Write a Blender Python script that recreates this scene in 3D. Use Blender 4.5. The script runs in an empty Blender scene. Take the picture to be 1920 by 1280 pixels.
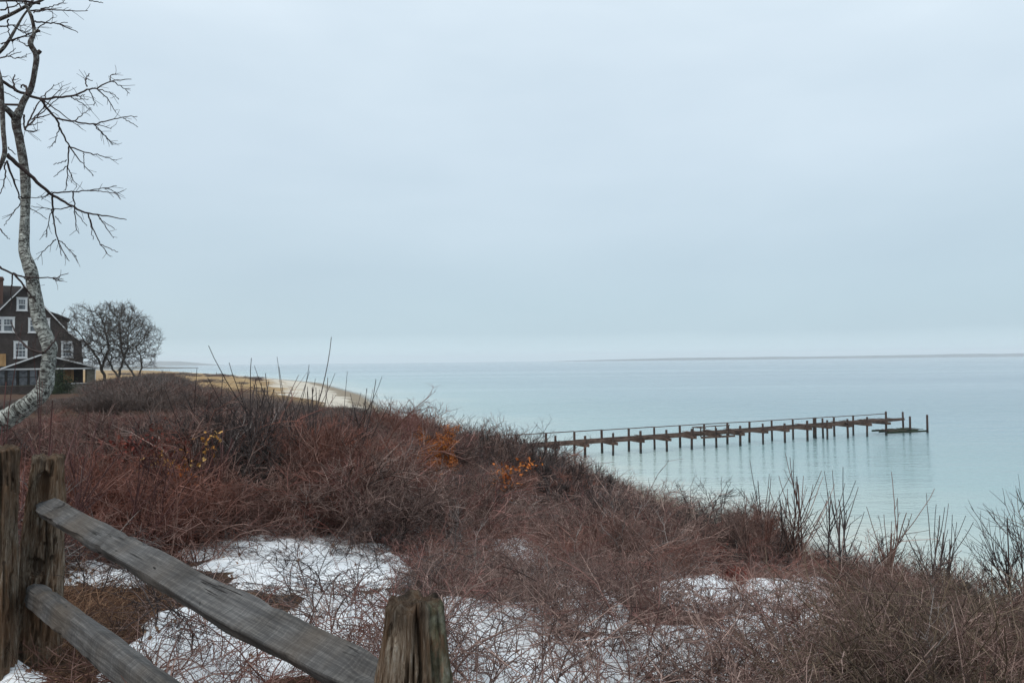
import bpy, math
import numpy as np
from mathutils import Matrix

S = bpy.context.scene
COL = S.collection
R_ = math.radians

# ------------------------------------------------------------------ camera
FPX, EYE = 1387.0, 8.9                       # focal length in photo pixels, eye height above the sea
_p, _r = math.atan(36 / FPX), R_(0.61)
FWD = np.array([0, math.cos(_p), math.sin(_p)])
_u0 = np.array([0, -math.sin(_p), math.cos(_p)])
_r0 = np.array([1.0, 0, 0])
RGT = math.cos(_r) * _r0 - math.sin(_r) * _u0
UPV = math.cos(_r) * _u0 + math.sin(_r) * _r0
CAM = np.array([0, 0, EYE])
cd = bpy.data.cameras.new('camera')
cd.sensor_width = 36
cd.lens = 36 * FPX / 1920
cd.clip_start, cd.clip_end = 0.05, 60000
cam = bpy.data.objects.new('camera', cd)
COL.objects.link(cam)
cam.matrix_world = Matrix([[RGT[i], UPV[i], -FWD[i], CAM[i]] for i in range(3)] + [[0, 0, 0, 1]])
S.camera = cam


def P(px, py, d):
    """world point seen at photo pixel (px, py) at depth d"""
    return CAM + d * (FWD + RGT * (px - 960) / FPX + UPV * (640 - py) / FPX)


def to_px(w):
    v = np.asarray(w, float) - CAM
    d = v @ FWD
    dd = np.where(np.abs(d) < 1e-3, 1e-3, d)
    return 960 + FPX * (v @ RGT) / dd, 640 - FPX * (v @ UPV) / dd, d


def srgb(r, g, b):
    f = lambda c: (c / 255 / 12.92) if c <= 10 else ((c / 255 + .055) / 1.055) ** 2.4
    return (f(r), f(g), f(b), 1)


# ------------------------------------------------------------------ node helper
class NT:
    def __init__(s, nt):
        s.t = nt

    def n(s, typ, ins=None, **kw):
        nd = s.t.nodes.new(typ)
        for k, v in kw.items():
            setattr(nd, k, v)
        for k, v in (ins or {}).items():
            sk = nd.inputs[k]
            if isinstance(v, bpy.types.NodeSocket):
                s.t.links.new(v, sk)
            else:
                sk.default_value = v
        return nd

    def link(s, a, b):
        s.t.links.new(a, b)

    def noise(s, vec, scale, detail=4, rough=.55, dist=0):
        return s.n('ShaderNodeTexNoise', {'Vector': vec, 'Scale': scale, 'Detail': detail, 'Roughness': rough, 'Distortion': dist}).outputs['Fac']

    def scaled(s, vec, sc):
        return s.n('ShaderNodeMapping', {'Vector': vec, 'Scale': sc}).outputs[0]

    def ramp(s, fac, stops):
        nd = s.n('ShaderNodeValToRGB', {'Fac': fac})
        e = nd.color_ramp.elements
        while len(e) < len(stops):
            e.new(.5)
        for i, (p, c) in enumerate(stops):
            e[i].position = p
            e[i].color = c if not isinstance(c, (int, float)) else (c, c, c, 1)
        return nd.outputs[0]

    def mix(s, fac, a, b, mode='MIX'):
        nd = s.n('ShaderNodeMix', data_type='RGBA', blend_type=mode)
        for k, v in ((0, fac), (6, a), (7, b)):
            if isinstance(v, bpy.types.NodeSocket):
                s.t.links.new(v, nd.inputs[k])
            else:
                nd.inputs[k].default_value = v
        return nd.outputs[2]

    def m(s, op, a, b=0.0, clamp=False):
        nd = s.n('ShaderNodeMath', operation=op, use_clamp=clamp)
        for k, v in ((0, a), (1, b)):
            if isinstance(v, bpy.types.NodeSocket):
                s.t.links.new(v, nd.inputs[k])
            else:
                nd.inputs[k].default_value = v
        return nd.outputs[0]


def material(name, build, rough=.8, spec=.3):
    mt = bpy.data.materials.new(name)
    mt.use_nodes = True
    nt = NT(mt.node_tree)
    b = mt.node_tree.nodes['Principled BSDF']
    b.inputs['Roughness'].default_value = rough
    b.inputs['Specular IOR Level'].default_value = spec
    build(nt, b)
    return mt


def put(nt, b, key, v):
    if isinstance(v, bpy.types.NodeSocket):
        nt.link(v, b.inputs[key])
    else:
        b.inputs[key].default_value = v


def bump(nt, b, h, strength=.5, dist=.01):
    nd = nt.n('ShaderNodeBump', {'Height': h, 'Strength': strength, 'Distance': dist})
    nt.link(nd.outputs[0], b.inputs['Normal'])


# ------------------------------------------------------------------ world, sun, exposure
w = bpy.data.worlds.new('World')
S.world = w
w.use_nodes = True
nt = NT(w.node_tree)
bg = w.node_tree.nodes['Background']
SUN_EL, SUN_AZ = R_(52), R_(215)             # high, veiled sun behind the left shoulder
sky = nt.n('ShaderNodeTexSky', sky_type='NISHITA', sun_disc=False, sun_elevation=SUN_EL, sun_rotation=SUN_AZ)
tc = nt.n('ShaderNodeTexCoord').outputs['Generated']
sep = nt.n('ShaderNodeSeparateXYZ', {'Vector': tc})
el = nt.m('ABSOLUTE', sep.outputs[2])
wob = nt.noise(nt.scaled(tc, (1.2, 1.2, 5)), 2.0, 3, .5)
el2 = nt.m('MULTIPLY', el, nt.m('ADD', 1.0, nt.m('MULTIPLY', nt.m('SUBTRACT', wob, .5), .8)))
veil = nt.ramp(el2, [(0.0, srgb(208, 230, 238)), (0.012, srgb(203, 226, 235)), (0.035, srgb(184, 207, 219)), (0.12, srgb(188, 208, 221)),
                     (0.26, srgb(203, 220, 233)), (0.5, srgb(223, 237, 248)), (1.0, srgb(226, 239, 249))])
cl = nt.noise(nt.scaled(tc, (1, 1, 2.6)), 1.6, 4, .5, .4)
veil = nt.mix(nt.ramp(cl, [(.3, 0), (.7, 1)]), nt.mix(1.0, veil, (.93, .945, .955, 1), 'MULTIPLY'), nt.mix(1.0, veil, (1.05, 1.045, 1.035, 1), 'MULTIPLY'))
skyc = nt.mix(1.0, sky.outputs[0], (.09, .09, .09, 1), 'MULTIPLY')
nt.link(nt.mix(.92, skyc, veil), bg.inputs[0])
bg.inputs[1].default_value = 1.0

sl = bpy.data.lights.new('sun', 'SUN')
sl.energy, sl.angle, sl.color = 1.5, R_(25), (1, .96, .9)
sun = bpy.data.objects.new('sun', sl)
COL.objects.link(sun)
_sd = np.array([math.sin(SUN_AZ) * math.cos(SUN_EL), math.cos(SUN_AZ) * math.cos(SUN_EL), math.sin(SUN_EL)])
from mathutils import Vector
sun.rotation_euler = Vector(_sd).to_track_quat('Z', 'Y').to_euler()
sun.location = (-10, -20, 40)

S.view_settings.view_transform = 'Standard'
S.view_settings.look = 'None'
S.view_settings.exposure = 0.12
S.view_settings.gamma = 1.0
S.view_settings.use_curve_mapping = False
cy = S.cycles
cy.max_bounces, cy.diffuse_bounces, cy.glossy_bounces = 5, 2, 2
cy.transmission_bounces, cy.transparent_max_bounces, cy.volume_bounces = 2, 6, 1
cy.use_denoising = True
cy.denoiser = 'OPENIMAGEDENOISE'
cy.denoising_input_passes = 'RGB_ALBEDO_NORMAL'
cy.denoising_prefilter = 'ACCURATE'
cy.caustics_reflective = cy.caustics_refractive = False
cy.use_adaptive_sampling = False


# ------------------------------------------------------------------ maths helpers
def _h(ix, iy, iz, seed):
    n = (ix * 374761393 + iy * 668265263 + iz * 2147483647 + seed * 974634777) & 0xffffffff
    n = ((n ^ (n >> 13)) * 1274126177) & 0xffffffff
    return ((n ^ (n >> 16)) & 0xffff) / 65535.0


def vnoise(p, seed=0):
    p = np.asarray(p, float)
    i = np.floor(p).astype(np.int64)
    f = p - i
    f = f * f * (3 - 2 * f)
    o = 0
    for dx in (0, 1):
        for dy in (0, 1):
            for dz in (0, 1):
                wgt = (f[..., 0] if dx else 1 - f[..., 0]) * (f[..., 1] if dy else 1 - f[..., 1]) * (f[..., 2] if dz else 1 - f[..., 2])
                o = o + wgt * _h(i[..., 0] + dx, i[..., 1] + dy, i[..., 2] + dz, seed)
    return o


def fbm(p, seed=0, octv=4, gain=.5):
    p = np.asarray(p, float)
    a, s, t = 1.0, 0, 0
    for k in range(octv):
        s = s + a * vnoise(p * 2 ** k + 17.3 * k, seed + k)
        t += a
        a *= gain
    return s / t


def fbm2(x, y, sc, seed=0, octv=4):
    return fbm(np.stack([np.asarray(x) * sc, np.asarray(y) * sc, np.zeros_like(np.asarray(x, float))], -1), seed, octv)


def sstep(a, b, x):
    t = np.clip((x - a) / (b - a), 0, 1)
    return t * t * (3 - 2 * t)


def nrm(v):
    return v / np.maximum(np.linalg.norm(v, axis=-1, keepdims=True), 1e-9)


def mesh_np(name, verts, quads=None, tris=None, mats=(), smooth=True, fmat=None):
    me = bpy.data.meshes.new(name)
    verts = np.asarray(verts, np.float32).reshape(-1, 3)
    fl, st, n = [], [], 0
    for f in (quads, tris):
        if f is not None and len(f):
            f = np.asarray(f, np.int32)
            fl.append(f.ravel())
            st.append(n + np.arange(len(f), dtype=np.int32) * f.shape[1])
            n += f.size
    fl = np.concatenate(fl)
    st = np.concatenate(st).astype(np.int32)
    me.vertices.add(len(verts))
    me.vertices.foreach_set('co', verts.ravel())
    me.loops.add(len(fl))
    me.loops.foreach_set('vertex_index', fl)
    me.polygons.add(len(st))
    me.polygons.foreach_set('loop_start', st)
    for m_ in mats:
        me.materials.append(m_)
    if fmat is not None:
        me.polygons.foreach_set('material_index', np.asarray(fmat, np.int32))
    me.polygons.foreach_set('use_smooth', np.full(len(st), smooth))
    me.update(calc_edges=True)
    me.validate()
    return me


def attr(me, name, vals):
    a = me.attributes.new(name, 'FLOAT', 'POINT')
    a.data.foreach_set('value', np.asarray(vals, np.float32))


def obj(name, me, parent=None, loc=None):
    o = bpy.data.objects.new(name, me)
    COL.objects.link(o)
    if parent is not None:
        o.parent = parent
    if loc is not None:
        o.location = [float(v) for v in loc]
    return o


def tag(o, label=None, cat=None, group=None, kind=None):
    if label:
        o['label'] = label
    if cat:
        o['category'] = cat
    if group:
        o['group'] = group
    if kind:
        o['kind'] = kind
    return o


class MB:
    """collects boxes, prisms and tubes into one mesh"""
    def __init__(s):
        s.v, s.q, s.t, s.n = [], [], [], 0

    def add(s, v, q=None, t=None):
        v = np.asarray(v, float).reshape(-1, 3)
        if q is not None and len(q):
            s.q.append(np.asarray(q, int) + s.n)
        if t is not None and len(t):
            s.t.append(np.asarray(t, int) + s.n)
        s.v.append(v)
        s.n += len(v)
        return s

    def hexa(s, c8):
        return s.add(c8, [(0, 3, 2, 1), (4, 5, 6, 7), (0, 1, 5, 4), (1, 2, 6, 5), (2, 3, 7, 6), (3, 0, 4, 7)])

    def box(s, a, b):
        (x0, y0, z0), (x1, y1, z1) = a, b
        return s.hexa([(x0, y0, z0), (x1, y0, z0), (x1, y1, z0), (x0, y1, z0), (x0, y0, z1), (x1, y0, z1), (x1, y1, z1), (x0, y1, z1)])

    def beam(s, a, b, wd, ht, rng=None):
        a, b = np.asarray(a, float), np.asarray(b, float)
        t = nrm(b - a)
        sd = np.cross(t, (0, 0, 1.0))
        if np.linalg.norm(sd) < 1e-3:
            sd = np.array([1.0, 0, 0])
        sd = nrm(sd)
        up = np.cross(sd, t)
        j = (lambda: 1 + (rng.uniform(-.07, .07) if rng is not None else 0))
        c = []
        for p in (a, b):
            for (i, k) in ((-1, -1), (1, -1), (1, 1), (-1, 1)):
                c.append(p + sd * i * wd / 2 * j() + up * k * ht / 2 * j())
        return s.add(c, [(0, 1, 2, 3), (7, 6, 5, 4), (0, 4, 5, 1), (1, 5, 6, 2), (2, 6, 7, 3), (3, 7, 4, 0)])

    def prism(s, poly, y0, y1):
        """polygon in x,z extruded along y"""
        n = len(poly)
        v = [(x, y0, z) for x, z in poly] + [(x, y1, z) for x, z in poly]
        q = [(i, (i + 1) % n, n + (i + 1) % n, n + i) for i in range(n)]
        t = [(0, i + 1, i) for i in range(1, n - 1)] + [(n, n + i, n + i + 1) for i in range(1, n - 1)]
        return s.add(v, q, t)

    def tube(s, path, rad, sides=8, cap=True):
        v, q = tubes(np.asarray(path, float)[None], np.asarray(rad, float)[None], sides)
        t = []
        if cap:
            k = len(path)
            v = np.concatenate([v, [path[0], path[-1]]])
            for i in range(sides):
                t.append((k * sides, (i + 1) % sides, i))
                t.append((k * sides + 1, (k - 1) * sides + i, (k - 1) * sides + (i + 1) % sides))
        return s.add(v, q, t)

    def mesh(s, name, mats, smooth=False):
        if not isinstance(mats, (list, tuple)):
            mats = [mats]
        return mesh_np(name, np.concatenate(s.v), np.concatenate(s.q) if s.q else None, np.concatenate(s.t) if s.t else None, mats, smooth)

    def obj(s, name, mats, parent=None, smooth=False, loc=None):
        return obj(name, s.mesh(name, mats, smooth), parent, loc)


def tubes(paths, rad, sides=3, ref=None):
    """(N,K,3) paths and (N,K) radii -> vertices, quads"""
    N, K, _ = paths.shape
    t = np.empty_like(paths)
    t[:, 1:-1] = paths[:, 2:] - paths[:, :-2]
    t[:, 0] = paths[:, 1] - paths[:, 0]
    t[:, -1] = paths[:, -1] - paths[:, -2]
    t = nrm(t)
    if ref is None:
        mean = nrm(paths[:, -1] - paths[:, 0])
        ax = np.argmin(np.abs(mean), axis=1)
        ref = np.eye(3)[ax]
    u = nrm(np.cross(t, ref[:, None, :]))
    v = np.cross(t, u)
    a = np.arange(sides) * 2 * math.pi / sides
    ring = u[:, :, None, :] * np.cos(a)[None, None, :, None] + v[:, :, None, :] * np.sin(a)[None, None, :, None]
    vs = paths[:, :, None, :] + ring * rad[:, :, None, None]
    base = (np.arange(N) * K * sides)[:, None, None]
    k = np.arange(K - 1)[None, :, None] * sides
    i = np.arange(sides)[None, None, :]
    j = (i + 1) % sides
    q = np.stack([base + k + i, base + k + j, base + k + sides + j, base + k + sides + i], -1).reshape(-1, 4)
    return vs.reshape(-1, 3), q


def grow(rng, start, d, length, r0, r1, K, wobble=.12, up=0.0):
    N = len(start)
    L = np.broadcast_to(np.asarray(length, float), (N,))[:, None] / (K - 1)
    d = nrm(np.asarray(d, float))
    upv = np.zeros((N, 3))
    upv[:, 2] = up
    pts = [np.asarray(start, float)]
    for k in range(K - 1):
        d = nrm(d + rng.normal(0, wobble, (N, 3)) + upv)
        pts.append(pts[-1] + d * L)
    paths = np.stack(pts, 1)
    tt = np.linspace(0, 1, K)[None]
    r0 = np.broadcast_to(np.asarray(r0, float), (N,))[:, None]
    r1 = np.broadcast_to(np.asarray(r1, float), (N,))[:, None]
    return paths, r0 * (1 - tt) + r1 * tt


def sprout(rng, paths, per, t0=.2, t1=1.0, a0=25, a1=60, updir=0.0):
    """start points, directions and parent radius index for side shoots"""
    N, K, _ = paths.shape
    idx = np.repeat(np.arange(N), per)
    t = rng.uniform(t0, t1, len(idx)) * (K - 1)
    k = np.minimum(t.astype(int), K - 2)
    f = (t - k)[:, None]
    p = paths[idx, k] * (1 - f) + paths[idx, k + 1] * f
    tan = nrm(paths[idx, k + 1] - paths[idx, k])
    rv = nrm(rng.normal(0, 1, (len(idx), 3)))
    perp = nrm(rv - tan * np.sum(rv * tan, -1, keepdims=True))
    a = np.radians(rng.uniform(a0, a1, len(idx)))[:, None]
    d = tan * np.cos(a) + perp * np.sin(a)
    d[:, 2] += updir
    return p, nrm(d), idx


class Twigs:
    def __init__(s):
        s.v, s.q, s.n = [], [], 0

    def add(s, paths, rad, sides=3):
        if len(paths):
            v, q = tubes(paths, rad, sides)
            s.v.append(v)
            s.q.append(q + s.n)
            s.n += len(v)
        return s

    def mesh(s, name, mt):
        return mesh_np(name, np.concatenate(s.v), np.concatenate(s.q), None, [mt], True)


# ------------------------------------------------------------------ land form
COAST = np.array([(600, -900), (120, -110), (60, -25), (36, 8), (21, 23.5), (14.2, 29.5), (11.5, 38), (9.2, 47), (1, 68), (-20, 120),
                  (-42, 202), (-87, 328), (-138, 425), (-199, 536), (-309, 726), (-470, 980), (-900, 1150), (-3000, 1300), (-9500, 1500)], float)
POLY = np.concatenate([COAST, [(-9500, -9500), (600, -9500)]])


def inland(x, y):
    """signed distance from the waterline, positive on land"""
    x, y = np.asarray(x, float), np.asarray(y, float)
    best = np.full(x.shape, 1e18)
    for a, b in zip(COAST[:-1], COAST[1:]):
        e = b - a
        t = np.clip(((x - a[0]) * e[0] + (y - a[1]) * e[1]) / (e @ e), 0, 1)
        best = np.minimum(best, (x - a[0] - t * e[0]) ** 2 + (y - a[1] - t * e[1]) ** 2)
    ins = np.zeros(x.shape, bool)
    n = len(POLY)
    for i in range(n):
        (x0, y0), (x1, y1) = POLY[i], POLY[(i + 1) % n]
        if y0 == y1:
            continue
        c = ((y0 > y) != (y1 > y)) & (x < (x1 - x0) * (y - y0) / (y1 - y0) + x0)
        ins ^= c
    return np.sqrt(best) * np.where(ins, 1, -1)


def height(x, y, detail=True):
    x, y = np.asarray(x, float), np.asarray(y, float)
    s = inland(x, y)
    if detail:
        s = s + (fbm2(x, y, .12, 5, 3) - .5) * 3.0 * sstep(1, 8, np.abs(s))
    s = s - 2.2 * sstep(1.0, 6.0, x) * sstep(40, 20, y) * sstep(6, 12, s)
    plat = np.interp(y, [-50, 14, 85, 150, 220, 1000], [7.45, 7.42, 5.6, 4.2, 3.7, 3.0])
    frac = np.interp(s, [-300, -60, 0, 5.5, 9, 22, 27, 34], [-.9, -.35, 0, .10, .2, .86, .965, 1.0])
    far = np.interp(s, [-300, -60, 0, 9, 18, 40, 80], [-.9, -.35, 0, .22, .45, .92, 1.0])
    k = sstep(110, 170, y)
    z = plat * (frac * (1 - k) + far * k)
    z = np.where(s < 0, np.interp(s, [-300, -60, -12, 0], [-6, -3.0, -.7, 0]), z)
    z = z + .13 * np.exp(-((x + 2.7) ** 2 + (y - 3.4) ** 2) / 2.0)
    if detail:
        land = sstep(2, 10, s)
        z = z + land * ((fbm2(x, y, .25, 9, 4) - .5) * .5 + (fbm2(x, y, 1.3, 11, 3) - .5) * .14) * np.interp(y, [0, 100, 300], [1, 1.6, 2.2])
    return z


def polar(radii, angs):
    A, Rr = np.meshgrid(angs, radii)
    x, y = Rr * np.sin(A), Rr * np.cos(A)
    nr, na = len(radii), len(angs)
    i, j = np.meshgrid(np.arange(nr - 1), np.arange(na - 1), indexing='ij')
    q = np.stack([i * na + j, i * na + j + 1, (i + 1) * na + j + 1, (i + 1) * na + j], -1).reshape(-1, 4)
    return x.ravel(), y.ravel(), q[:, ::-1]


_fine = np.radians(np.linspace(-48, 48, 321))
ANG = np.concatenate([np.radians(np.linspace(-180, -48, 60))[:-1], _fine, np.radians(np.linspace(48, 180, 60))[1:]])
RAD = np.concatenate([[.05], np.geomspace(.6, 60, 190), np.geomspace(61.5, 900, 150)[1:], np.geomspace(930, 8400, 26)])

# ------------------------------------------------------------------ setting materials


def m_ground(nt, b):
    pos = nt.n('ShaderNodeNewGeometry').outputs['Position']
    sds = nt.n('ShaderNodeAttribute', attribute_name='sdist').outputs['Fac']
    fr = nt.n('ShaderNodeAttribute', attribute_name='farpart').outputs['Fac']
    nb = nt.m('SUBTRACT', nt.noise(nt.scaled(pos, (.05, .09, 1)), 1.0, 8, .68), .5)
    nn_ = nt.m('SUBTRACT', nt.noise(pos, .5, 7, .65), .5)
    lim = nt.m('ADD', 7.0, nt.m('MULTIPLY', fr, 13.0))
    jit_ = nt.m('ADD', nt.m('MULTIPLY', nt.m('MULTIPLY', nb, fr), 55.0), nt.m('MULTIPLY', nn_, 5.0))
    sand = nt.m('DIVIDE', nt.m('SUBTRACT', nt.m('ADD', lim, jit_), sds), 2.0, True)
    dune = nt.n('ShaderNodeAttribute', attribute_name='dune').outputs['Fac']
    n1 = nt.noise(pos, 6, 6, .65)
    n2 = nt.noise(pos, .6, 4, .6)
    lit = nt.ramp(n1, [(.3, (.035, .022, .015, 1)), (.5, (.085, .05, .032, 1)), (.72, (.16, .10, .06, 1))])
    lit = nt.mix(nt.ramp(n2, [(.4, 0), (.65, .7)]), lit, (.065, .03, .018, 1))
    # dune grass: bleached gold with darker scrub streaks
    st = nt.noise(nt.scaled(pos, (.07, .16, .3)), 1.0, 8, .72)
    dg = nt.ramp(st, [(.34, (.10, .072, .05, 1)), (.43, (.25, .155, .07, 1)), (.54, (.38, .245, .105, 1)), (.68, (.47, .37, .23, 1))])
    sn = nt.noise(nt.scaled(pos, (.15, .5, 1)), .9, 5, .6)
    sd = nt.ramp(sn, [(.28, (.40, .34, .27, 1)), (.5, (.58, .52, .43, 1)), (.75, (.70, .65, .56, 1))])
    wet = nt.m('DIVIDE', nt.m('SUBTRACT', nt.m('ADD', nt.m('ADD', 1.6, nt.m('MULTIPLY', fr, 4.0)), nt.m('MULTIPLY', jit_, .3)), sds), 1.5, True)
    sd = nt.mix(wet, sd, (.26, .21, .15, 1))
    c = nt.mix(dune, lit, dg)
    c = nt.mix(sand, c, sd)
    put(nt, b, 'Base Color', c)
    bump(nt, b, nt.noise(pos, 14, 6, .7), .8, .04)


M_GROUND = material('ground_soil_sand', m_ground, .9, .15)


def m_water(nt, b):
    pos = nt.n('ShaderNodeNewGeometry').outputs['Position']
    off = nt.n('ShaderNodeAttribute', attribute_name='offshore').outputs['Fac']
    wv = nt.noise(nt.scaled(pos, (.02, .05, 1)), 1.0, 3, .5)
    o2 = nt.m('ADD', off, nt.m('MULTIPLY', nt.m('SUBTRACT', wv, .5), 26.0))
    c = nt.ramp(nt.m('DIVIDE', o2, 220.0, True), [(0, (.58, .58, .50, 1)), (.035, (.40, .49, .46, 1)), (.10, (.28, .405, .41, 1)), (.3, (.21, .32, .36, 1)), (1, (.17, .255, .315, 1))])
    put(nt, b, 'Base Color', c)
    b.inputs['IOR'].default_value = 1.33
    # wind streaks change how rough the surface is
    band = nt.noise(nt.scaled(pos, (.0016, .010, 1)), 1.0, 4, .6, .3)
    k = nt.ramp(band, [(.40, .18), (.58, 1)])
    r1 = nt.noise(nt.scaled(pos, (.55, 1.3, 1)), 1.0, 3, .55, .2)
    r2 = nt.noise(nt.scaled(pos, (2.2, 4.0, 1)), 1.0, 3, .6, .3)
    r3 = nt.noise(nt.scaled(pos, (.05, .22, 1)), 1.0, 2, .5)
    h = nt.m('ADD', nt.m('ADD', nt.m('MULTIPLY', r1, .55), nt.m('MULTIPLY', r2, .30)), nt.m('MULTIPLY', r3, 1.4))
    bp = nt.n('ShaderNodeBump', {'Height': h, 'Strength': nt.m('MULTIPLY', k, .95), 'Distance': .55})
    nt.link(bp.outputs[0], b.inputs['Normal'])
    b.inputs['Roughness'].default_value = .08
    al = nt.m('MULTIPLY', nt.m('ADD', off, .4), .35, True)
    put(nt, b, 'Alpha', nt.m('MAXIMUM', al, .25))


M_WATER = material('sea_water', m_water, .08, .5)


def m_snow(nt, b):
    pos = nt.n('ShaderNodeNewGeometry').outputs['Position']
    n = nt.noise(pos, 9, 5, .6)
    sp = nt.noise(pos, 38, 4, .7)
    c = nt.ramp(n, [(.3, (.85, .88, .91, 1)), (.7, (.91, .92, .93, 1))])
    c = nt.mix(nt.ramp(sp, [(.70, 0), (.78, .5)]), c, (.30, .24, .19, 1))
    put(nt, b, 'Base Color', c)
    bump(nt, b, nt.m('ADD', nt.noise(pos, 11, 5, .55), nt.m('MULTIPLY', nt.noise(pos, 60, 3, .6), .25)), .5, .05)


M_SNOW = material('old_snow', m_snow, .6, .3)
M_FARLAND = material('far_wooded_land', lambda nt, b: put(nt, b, 'Base Color', nt.ramp(nt.noise(nt.scaled(nt.n('ShaderNodeNewGeometry').outputs['Position'], (.02, .02, .1)), 1, 4), [(.3, (.05, .05, .045, 1)), (.7, (.11, .10, .08, 1))])), .95, .1)

# ------------------------------------------------------------------ ground, sea, snow, far shores
x, y, q = polar(RAD, ANG)
z = height(x, y)
s_in = inland(x, y)
# the sheet closes in the middle under the camera
me = mesh_np('ground', np.stack([x, y, z], -1), q, None, [M_GROUND])
jit = (fbm2(x, y, .15, 21, 4) - .5) * 8
farj = (fbm2(x, y, .02, 23, 4) - .5) * 40
kfar = sstep(120, 170, y)
attr(me, 'sdist', np.clip(s_in, -50, 200))
attr(me, 'farpart', kfar)
attr(me, 'dune', kfar * (1 - sstep(1000, 1400, y)))
tag(obj('ground', me), 'bluff, beach and low dunes along the shore', kind='structure')

x, y, q = polar(np.concatenate([[20.0], np.geomspace(22, 1000, 150), np.geomspace(1060, 8400, 30)]), np.concatenate([ANG[:-1], [ANG[-1]]]))
me = mesh_np('sea', np.stack([x, y, np.zeros_like(x)], -1), q, None, [M_WATER])
attr(me, 'offshore', -inland(x, y))
tag(obj('sea', me), 'calm pale turquoise sea', kind='structure')


def px_ellipse(px, py, c):
    return 1 - np.sqrt(((px - c[0]) / c[2]) ** 2 + ((py - c[1]) / c[3]) ** 2)


SNOW_AT = [(170, 1078, 140, 48), (560, 1085, 230, 66), (430, 1185, 190, 110), (640, 1180, 190, 110), (900, 1210, 200, 110), (1090, 1130, 120, 60),
           (1040, 1260, 190, 70), (1300, 1225, 130, 60), (1400, 1195, 90, 40), (1545, 1165, 70, 42), (1480, 1270, 110, 60), (-10, 1255, 90, 42), (790, 985, 80, 34), (975, 1030, 60, 32),
           (1210, 1060, 100, 34), (1300, 1110, 120, 40), (330, 960, 60, 20), (1640, 1230, 50, 30), (1700, 1270, 60, 20), (1450, 1120, 90, 40), (680, 985, 60, 20)]


def snow_depth(x, y, z):
    px, py, d = to_px(np.stack([x, y, z], -1))
    m = np.full(np.shape(x), -1.0)
    for c in SNOW_AT:
        m = np.maximum(m, px_ellipse(px, py, c))
    n = fbm2(x, y, 1.1, 31, 4) - .5
    n2 = fbm2(x, y, 4.5, 37, 3) - .5
    n3 = fbm2(x, y, 13, 43, 3) - .5
    h = .15 * np.tanh((m * .8 + n * 1.7 + n2 * .8 + n3 * .35 - .03) * 1.5) - .02
    return np.where(d > .3, h, -.1)


gx, gy = np.meshgrid(np.arange(-7, 9.01, .045), np.arange(1.2, 16, .045))
gz0 = height(gx, gy)
gh = snow_depth(gx, gy, gz0)
nx = gx.shape[1]
i, j = np.meshgrid(np.arange(gx.shape[0] - 1), np.arange(nx - 1), indexing='ij')
q = np.stack([i * nx + j, i * nx + j + 1, (i + 1) * nx + j + 1, (i + 1) * nx + j], -1).reshape(-1, 4)
keep = np.max(gh.ravel()[q], axis=1) > -.015
me = mesh_np('snow', np.stack([gx, gy, gz0 + np.minimum(gh, .12) + (fbm2(gx, gy, 2.2, 41, 3) - .5) * .05 * (gh > 0)], -1).reshape(-1, 3), q[keep], None, [M_SNOW])
tag(obj('snow', me), 'old white snow lying in patches under the bare canes', 'snow', kind='stuff')


def ridge_land(name, xs, tops, Y, depth, label):
    n = len(xs)
    prof = [(-.5, 0), (-.42, .55), (-.3, .85), (-.1, 1), (.2, .8), (.5, 0)]
    v = []
    for xx, tp in zip(xs, tops):
        for (a, h) in prof:
            v.append((xx, Y + a * depth, -1 + (tp + 1) * h))
    m = len(prof)
    q = [(i * m + k, (i + 1) * m + k, (i + 1) * m + k + 1, i * m + k + 1) for i in range(n - 1) for k in range(m - 1)]
    o = obj(name, mesh_np(name, v, q, None, [M_FARLAND]))
    return tag(o, label, kind='structure')


rng = np.random.default_rng(3)
xs = np.linspace(250, 5600, 160)
tp = np.interp(xs, [250, 700, 1300, 2400, 3300, 5600], [0, 9, 18, 17, 23, 27]) * (.82 + .3 * fbm2(xs, xs * 0, .006, 3, 4))
ridge_land('far_shore', xs, tp, 5600, 300, 'low far shore, a thin grey-blue strip on the horizon')
xs = np.linspace(-3900, -2190, 80)
tp = np.interp(xs, [-3900, -2700, -2450, -2300, -2190], [34, 38, 30, 14, 0]) * (.9 + .2 * fbm2(xs, xs * 0, .008, 4, 3))
ridge_land('headland', xs, tp, 5500, 400, 'faint grey headland fading into the mist at left')
xs = np.linspace(-1200, -702, 60)
tp = np.interp(xs, [-1200, -820, -760, -702], [4.5, 4.2, 2.2, 1.2]) + .5 * fbm2(xs, xs * 0, .05, 6, 3)
ridge_land('sand_spit', xs, tp, 1650, 24, 'low dark spit running into the bay at left')

# distant post on the dune shore
# ------------------------------------------------------------------ wood materials


def wood(name, dark, mid, light, grain=(30, 30, 1.6), coord='Object', rough=.85, lichen=None, bump_s=.6, bdist=.01):
    def f(nt, b):
        tcn = nt.n('ShaderNodeTexCoord').outputs[coord]
        g = nt.noise(nt.scaled(tcn, grain), 1.0, 6, .65, .3)
        p = nt.noise(nt.scaled(tcn, tuple(v * .22 for v in grain)), 1.0, 4, .6)
        c = nt.ramp(g, [(.28, dark), (.5, mid), (.72, light)])
        c = nt.mix(nt.ramp(p, [(.42, 0), (.62, .75)]), c, nt.mix(1.0, c, (.45, .42, .4, 1), 'MULTIPLY'))
        if lichen:
            l_ = nt.noise(tcn, 26, 5, .7)
            pp = nt.noise(tcn, 5, 3, .5)
            c = nt.mix(nt.m('MULTIPLY', nt.ramp(l_, [(.5, 0), (.6, 1)]), nt.ramp(pp, [(.45, 0), (.6, .8)])), c, lichen)
        put(nt, b, 'Base Color', c)
        bump(nt, b, g, bump_s, bdist)
    return material(name, f, rough, .2)


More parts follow.
